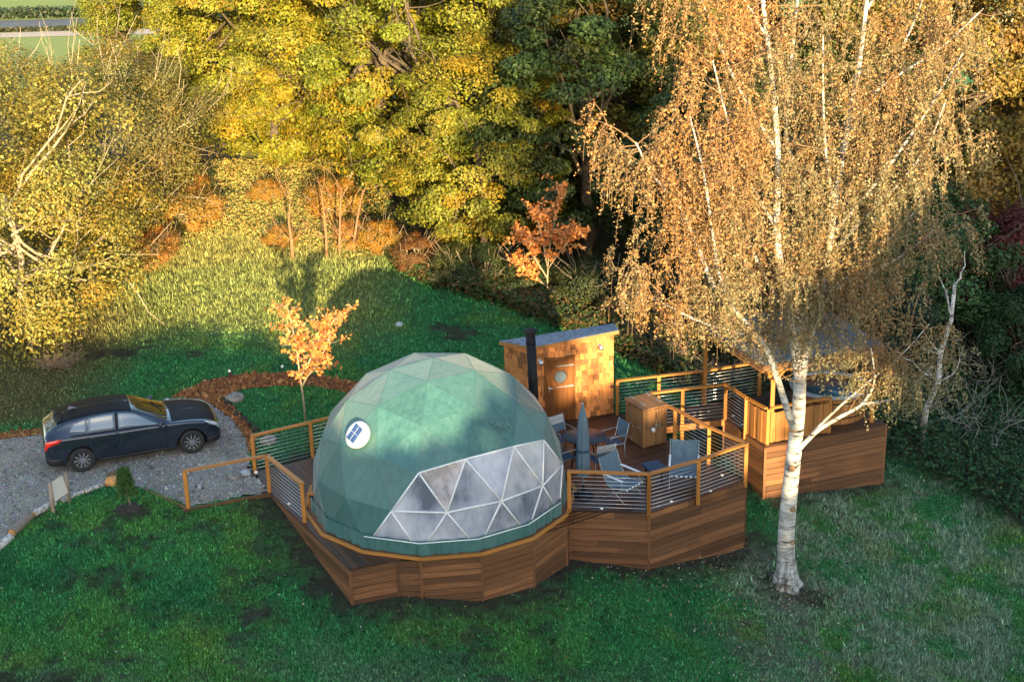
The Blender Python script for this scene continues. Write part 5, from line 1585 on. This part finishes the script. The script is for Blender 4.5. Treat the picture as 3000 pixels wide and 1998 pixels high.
# ---------------------------------------------------------------- the two orange beech saplings
def sapling(label, x, y, stems, nl, size, lean=0):
    z = gz1(x, y)
    root = thing('beech_sapling', label, 'sapling', (x, y, z), group='orange leaved saplings')
    tb = MB(); P_, N_ = [], []
    for st in stems:
        pts = [Vector((x + a, y + b, z + c)) for a, b, c in st]
        n = len(pts)
        tb.tube(pts, [.032 * (1 - .75 * k / (n - 1)) for k in range(n)], 7)
        for k in range(34):
            u = R.uniform(.35, 1) * (n - 1); i = min(int(u), n - 2); a = pts[i].lerp(pts[i + 1], u - i)
            e = a + Vector((R.normal(0, .30), R.normal(0, .30), R.uniform(-.05, .35)))
            q = limb(tb, a, e, .009, .004, .2, 3, 4)
            for m in range(nl):
                p = a.lerp(e, R.uniform(.2, 1.15)); P_.append(tuple(p + Vector(tuple(R.normal(0, .05, 3))))); N_.append((R.normal(0, .6), R.normal(-.5, .6), .5))
    tb.build('trunk', M_TWIG, root, True)
    P_, N_ = np.array(P_), np.array(N_); n = len(P_)
    v, f, c = leaf_cloud(P_ - [x, y, z], N_, size * R.uniform(.6, 1.35, n), .55)
    o = link('crown', fast_mesh('crown', v, f, M_LEAF, c), root); o.color = (.58, .28, .09, 1)
sapling('slender orange leaved beech sapling on the small lawn behind the left railing', -5.55, 33.85,
        [[(0, 0, 0), (-.03, 0, .9), (-.08, .05, 1.5), (-.10, .05, 2.2), (-.18, 0, 2.9), (-.26, 0, 3.35)], [(-.07, 0, 1.3), (.18, 0, 1.7), (.42, .1, 2.2), (.68, .1, 2.6), (1.0, .0, 2.95)], [(-.03, 0, 1.05), (.15, -.1, 1.4), (.42, -.1, 1.65), (.72, -.1, 2.25), (.85, 0, 2.6)]], 11, .066)
sapling('bushy orange leaved beech sapling at the edge of the wood behind the shed', 1.23, 43.64,
        [[(0, 0, 0), (.0, 0, .9), (.05, 0, 1.7), (.2, 0, 2.6), (.42, 0, 3.5), (.5, 0, 4.1)], [(0, 0, .9), (-.35, 0, 1.5), (-.75, 0, 2.2), (-.95, 0, 2.6)], [(0, 0, 1.2), (.4, -.1, 1.8), (.8, -.1, 2.3), (1.0, 0, 2.5)], [(0, 0, .6), (-.4, -.1, .95), (-.8, -.1, 1.3), (-1.0, 0, 1.5)], [(.02, 0, 1.2), (-.1, -.2, 2.0), (-.3, -.1, 3.0), (-.35, 0, 3.3)]], 11, .08)
# the young green shrub by the stump, in its ring of earth
rt_ = thing('young_conifer', 'small feathery green shrub in a patch of bare earth near the notice board', 'shrub', (-9.05, 29.12, gz1(-9.05, 29.12)))
zz = gz1(-9.05, 29.12)
MB().tube([(-9.03, 29.1, zz - .05), (-9.08, 29.12, zz + .45), (-9.12, 29.15, zz + .9)], [.022, .016, .006], 6).build('trunk', M_TWIG, rt_, True)
n = 1500
hh = R.random(n) ** .8; an = R.uniform(0, 6.28, n); rr = .30 * (1 - .55 * hh) * R.random(n) ** .5
P_ = np.c_[-.05 + rr * np.cos(an), rr * np.sin(an), .25 + hh * .72]
v, f, c = leaf_cloud(P_, np.c_[R.normal(0, 1, n), R.normal(0, 1, n), R.normal(0, .4, n)], .045 * R.uniform(.6, 1.4, n), .18)
o = link('crown', fast_mesh('crown', v, f, M_LEAFG, c), rt_); o.color = (.055, .13, .03, 1)
dirtm = MB().lathe((-9.05, 29.05, zz - .02), [(.34, .0), (.24, .05), (.0, .07)], 14).build('earth', M_SOIL, rt_, True)

# ---------------------------------------------------------------- the big birch
bx, by, bz = 6.22, 28.11, -1.97
birch = thing('birch_tree', 'tall white trunked birch with drooping golden leaves in front of the right hand deck', 'tree', (bx, by, bz))
tb = MB()
def path(L, r0, r1, sides=10):
    pts = [Vector(p) for p in L]
    arr = np.array([tuple(p) for p in pts])
    k = np.linspace(0, len(pts) - 1, (len(pts) - 1) * 4 + 1)
    q = [Vector(tuple(v)) for v in catmull(arr, k)]
    n = len(q)
    tb.tube(q, [r0 + (r1 - r0) * (i / (n - 1)) for i in range(n)], sides, cap=False)
    return q
trunk = path([(bx, by, bz - .3), (6.20, 28.1, -1.5), (6.16, 28.08, -.6), (6.21, 28.1, .6), (6.27, 28.1, 1.6), (6.31, 28.1, 2.4), (6.31, 28.1, 3.1)], .225, .135, 14)
vs_ = []; NB = 40
for z_, r_ in ((-.25, .50), (-.02, .37), (.12, .29), (.35, .245), (.7, .215)):
    for k in range(NB):
        a = 2 * math.pi * k / NB
        rr_ = r_ * (1 + max(0, (.4 - z_)) * .55 * (math.sin(5 * a + 1) * .5 + math.sin(3 * a) * .3))
        vs_.append((bx - .02 * z_ + rr_ * math.cos(a), by + rr_ * math.sin(a), bz + z_))
tb.add(vs_, [(i * NB + k, i * NB + (k + 1) % NB, (i + 1) * NB + (k + 1) % NB, (i + 1) * NB + k) for i in range(4) for k in range(NB)])
segs = []
def br(L, r0, r1): q = path(L, r0, r1, 8); segs.append((q, r0)); return q
left = br([(6.30, 28.1, 2.9), (6.22, 28.05, 3.5), (6.02, 28.0, 4.46), (5.79, 27.9, 5.44), (5.62, 27.9, 6.6), (5.60, 28.0, 8.18), (5.38, 28, 9.98), (5.16, 28, 11.4), (5.1, 28, 13)], .115, .03)
right = br([(6.31, 28.1, 3.0), (6.42, 28.15, 3.77), (6.66, 28.3, 4.77), (6.85, 28.4, 5.75), (6.92, 28.4, 6.89), (7.08, 28.4, 8.29), (7.25, 28.3, 9.9), (7.31, 28.2, 11.3), (7.4, 28.2, 13)], .12, .03)
mid = br([(6.31, 28.1, 3.0), (6.33, 28.3, 4.2), (6.31, 28.5, 4.9), (6.36, 28.8, 6.2), (6.29, 29, 7.3), (6.0, 29.2, 8.4), (6.1, 29.3, 10.5), (6.2, 29.2, 12.3)], .09, .025)
limbL = br([(6.26, 28.05, 1.9), (6.05, 27.8, 2.35), (5.74, 27.6, 3.24), (5.37, 27.5, 4.15), (4.84, 27.5, 4.8), (4.27, 27.4, 5.5), (3.89, 27.4, 6.4), (3.51, 27.4, 7.25), (2.96, 27.4, 7.9), (2.6, 27.4, 8.6)], .085, .02)
limbL2 = br([(4.6, 27.45, 5.05), (4.3, 27.2, 5.9), (4.1, 27.0, 7.0), (3.9, 26.9, 8.1), (3.6, 26.8, 9.2)], .045, .015)
limbL3 = br([(5.2, 27.5, 4.35), (4.6, 27.2, 4.6), (3.9, 27.0, 4.9), (3.2, 26.9, 5.3), (2.6, 26.9, 5.6)], .04, .012)
limbR = br([(6.26, 28.05, 1.35), (6.67, 27.8, 2.0), (7.18, 27.6, 2.45), (7.55, 27.5, 2.75), (7.75, 27.4, 3.3), (7.6, 27.3, 4.1)], .058, .014)
limbR2 = br([(6.5, 27.95, 1.75), (7.0, 27.7, 2.5), (7.6, 27.5, 3.2), (8.3, 27.4, 3.9), (8.8, 27.3, 4.6)], .036, .008)
limbR3 = br([(7.55, 27.5, 2.75), (8.1, 27.3, 2.9), (8.5, 27.2, 3.2), (8.9, 27.2, 3.7)], .035, .012)
limbR4 = br([(6.85, 28.4, 5.75), (7.4, 28.3, 6.5), (8.1, 28.2, 7.3), (8.7, 28.1, 8.2), (9.0, 28, 9.2)], .05, .014)
limbR5 = br([(6.6, 28.3, 4.5), (7.2, 28.5, 5.2), (8.0, 28.6, 5.9), (8.7, 28.6, 6.7)], .045, .014)
limbC = br([(6.0, 28, 4.6), (5.5, 28.3, 5.4), (5.0, 28.5, 6.5), (4.6, 28.6, 7.7), (4.4, 28.6, 9)], .05, .014)
limbC2 = br([(5.62, 27.9, 6.6), (5.0, 27.6, 7.6), (4.5, 27.4, 8.8), (4.1, 27.3, 10.2)], .04, .014)
limbC3 = br([(6.92, 28.4, 6.9), (6.6, 27.9, 8), (6.4, 27.6, 9.2), (6.3, 27.5, 10.6)], .04, .014)
limbC4 = br([(7.08, 28.4, 8.3), (7.8, 28.6, 9.4), (8.4, 28.7, 10.6), (8.8, 28.8, 11.8)], .04, .014)
limbR6 = br([(6.9, 28.4, 6.3), (7.6, 28.0, 7.4), (8.4, 27.7, 8.8), (9.1, 27.5, 10.2)], .045, .012)
limbR7 = br([(7.15, 28.4, 8.9), (7.9, 28.2, 9.6), (8.8, 28.1, 10.2), (9.6, 28, 11)], .04, .012)
limbR8 = br([(6.7, 28.3, 5.0), (7.6, 28.8, 5.2), (8.6, 29, 5.6), (9.3, 29, 6.2)], .04, .012)
limbR9 = br([(7.3, 28.2, 11), (8.0, 28.2, 12), (8.9, 28.2, 12.6)], .03, .012)
limbL4 = br([(5.3, 28, 10.5), (4.6, 28, 11.6), (3.8, 28, 12.6)], .03, .012)
limbC5 = br([(5.6, 28, 8.2), (4.9, 28.3, 9.3), (4.3, 28.5, 10.6), (3.8, 28.5, 11.8)], .04, .014)
tb.build('trunk', M_BIRCH, birch, True)
# knots where boughs were cut
kn = MB()
for dz, a in ((-.05, -1.3), (.95, -1.6), (-.9, -1.1), (1.9, -1.8)):
    c = Vector((bx - .03 + .19 * math.cos(a), by + .19 * math.sin(a), dz + .1))
    kn.lathe(c, [(.075, -.03), (.07, .015), (.04, .02), (.0, .005)], 12, axis=(math.cos(a), math.sin(a), .1))
kn.build('knot', plain('knot_wood', (.30, .17, .08), .9, 0, .4), birch, True)
# secondary branches, hanging twigs, leaves
tw = MB(); P_, N_, C_ = [], [], []
starts = []
for q, r0 in segs:
    n = len(q)
    for k in range(int(n * 1.9)):
        u = R.uniform(.18, 1) * (n - 1); i = min(int(u), n - 2); a = q[i].lerp(q[i + 1], u - i)
        if a.z < 2.2 and r0 > .08 or a.z < 2.4: continue
        d = Vector((R.normal(0, 1), R.normal(0, .9), R.uniform(.0, 1.0))).normalized()
        L = R.uniform(.5, 1.5)
        e = a + d * L
        if e.z < np.interp(e.x, [1.5, 3, 4, 5, 6, 7, 8, 9, 10], [5.6, 5, 4.6, 4.4, 4.0, 3.5, 3.1, 3.2, 4]): continue
        pts = limb(tw, a, e, .012, .005, .3, 4, 4)
        for p in pts[1:]: starts.append((p, d))
        starts.append((e, d))
R.shuffle(starts)
for p, d in starts:
    for _ in range(2):
        L = R.uniform(.45, 1.25); out = Vector((d.x + R.normal(0, .5), d.y + R.normal(0, .5), .15)).normalized()
        n = 6; pts = []
        for k in range(n + 1):
            t_ = k / n; pts.append(p + out * (.34 * L * (1 - (1 - t_) ** 2)) + Vector((0, 0, -L * t_ ** 1.5)))
        if R.random() < .45 and pts[-1].z > np.interp(p.x, [1.5, 3, 5, 7, 8, 10], [5, 4.5, 3.9, 3.1, 2.8, 3.4]): tw.tube(pts, .0035, 3, cap=False)
        m = int(L * (27 if p.z > 5 else 18))
        for t_ in R.random(m):
            i = min(int(t_ * n), n - 1); q = pts[i].lerp(pts[i + 1], t_ * n - i)
            P_.append((q.x + R.normal(0, .035), q.y + R.normal(0, .035), q.z + R.normal(0, .03)))
tw.build('twigs', plain('birch_twig', (.23, .14, .075), .85, 0, .35), birch)
P_ = np.array(P_)
low = np.interp(P_[:, 0], [1.5, 3, 4, 5, 6, 7, 8, 9, 10], [5.4, 4.8, 4.3, 4.1, 3.6, 3.1, 2.6, 2.7, 3.6]) + .9 * (fbm(P_[:, 0] * 2.1, P_[:, 1] * 2.1) - .5)
P_ = P_[P_[:, 2] > low]; n = len(P_)
N_ = np.c_[R.normal(0, .8, n), R.normal(-.5, .8, n), R.normal(.1, .5, n)]
patch_ = fbm(P_[:, 0] * .9 + 4, P_[:, 2] * .9 + P_[:, 1])
C_ = np.c_[np.clip((patch_ - .40) * 1.9 + .085 * (P_[:, 2] - 5.5) - .07 * (P_[:, 0] - 5.5) + R.normal(0, .25, n), 0, 1), np.clip(R.normal(.45, .24, n), 0, 1), R.random(n)]  # sunlit upper left and shaded lower right put into the leaf colours
v, f, c = leaf_cloud(P_ - [bx, by, bz], N_, .029 * R.uniform(.6, 1.4, n), .62, C=C_)
o = link('crown', fast_mesh('crown', v, f, M_LEAFB, c), birch); o.color = (.22, .20, .10, 1)
print('birch leaves', n)

# ---------------------------------------------------------------- far field, hedge and barn seen through the gap
t = plain('tarmac', (.085, .085, .09), .85, 0, .2, .6)
sheet('country_road', [(-90, 130), (-20, 130), (-20, 140.5), (-90, 140.5)], .03, 1.0, t, 'grey tarmac road in the top left corner beyond the trees')
sheet('road_verge', [(-90, 125), (-20, 125), (-20, 129.4), (-90, 129.4)], .034, 1.0, plain('pale_verge', (.42, .33, .26), .95), 'pale bare verge in front of the far road')
def far_hedge(label, x0, x1, y0, y1, hh, n, colr):
    xq = R.uniform(x0, x1, n); yq = R.uniform(y0, y1, n); zq = R.random(n) * hh * (.8 + .3 * fbm(xq, yq))
    v, f, c = leaf_cloud(np.c_[xq, yq, zq], np.c_[R.normal(0, .6, n), R.normal(-.5, .5, n), R.random(n)], .22, C=np.c_[R.random(n), R.random(n), R.random(n)])
    hg = link('field_hedge', fast_mesh('field_hedge', v, f, M_LEAF, c)); hg.color = (*colr, 1)
    tag(hg, label, 'hedge')
far_hedge('dark hedge between the far road and the bright field', -80, -22, 141.2, 144, 1.0, 9000, (.03, .065, .035))
far_hedge('thin low hedge along the near side of the far road', -80, -22, 129.4, 130, .38, 4000, (.04, .06, .035))

# ---------------------------------------------------------------- the tree belt behind the camera that shades the garden
def belt():
    n = 110000
    xs_ = R.uniform(-30, 55, n); zs_ = R.uniform(-4, 21, n); yy = R.normal(-20, .7, n)
    wob = 1.2 * (fbm(xs_ * .6 + 11, zs_ * 0 + 3) - .5) + .5 * (fbm(xs_ * 2.3 + 5, zs_ * 0 + 9) - .5)
    h = np.interp(xs_, [-30, 0, 3, 5.5, 7, 8.5, 10, 12.5, 13.5, 15, 17.5, 20, 62], BELT_H) + wob
    closed = zs_ < h
    nz = fbm(xs_ * .9, zs_ * .9 + 40); n2 = fbm(xs_ * 2.2 + 9, zs_ * 2.2)
    for x0, x1, z0, z1, thr in BELT_GAPS:
        inside = (xs_ > x0) & (xs_ < x1) & (zs_ > z0) & (zs_ < z1)
        closed &= ~(inside & (nz * .5 + n2 * .5 < thr))
    closed &= ~((n2 * .6 + nz * .4 < .30) & (zs_ > 9))
    P = np.c_[xs_, yy, zs_][closed]; m = len(P)
    N = np.c_[R.normal(0, .5, m), np.ones(m), R.normal(0, .5, m)]
    v, f, c = leaf_cloud(P, N, R.uniform(.2, .42, m), .7)
    o = link('shelterbelt', fast_mesh('shelterbelt', v, f, M_LEAF, c)); o.color = (.05, .08, .02, 1)
    tag(o, 'belt of tall trees behind the viewpoint shading the garden', kind='stuff')
BELT_H = [10.6, 10.5, 10.1, 10.1, 10.3, 11.0, 12.0, 12.1, 12.6, 13.6, 15.4, 16.8, 17.0]
BELT_GAPS = [(10.35, 13.2, 9.5, 12.2, .60), (13.2, 16.3, 8.3, 12.2, .62), (14.9, 16.3, 7.2, 9.9, .75), (11.6, 13.4, 11.6, 15, 1.1), (7.4, 9.6, 9.2, 10.7, .48)]
belt()
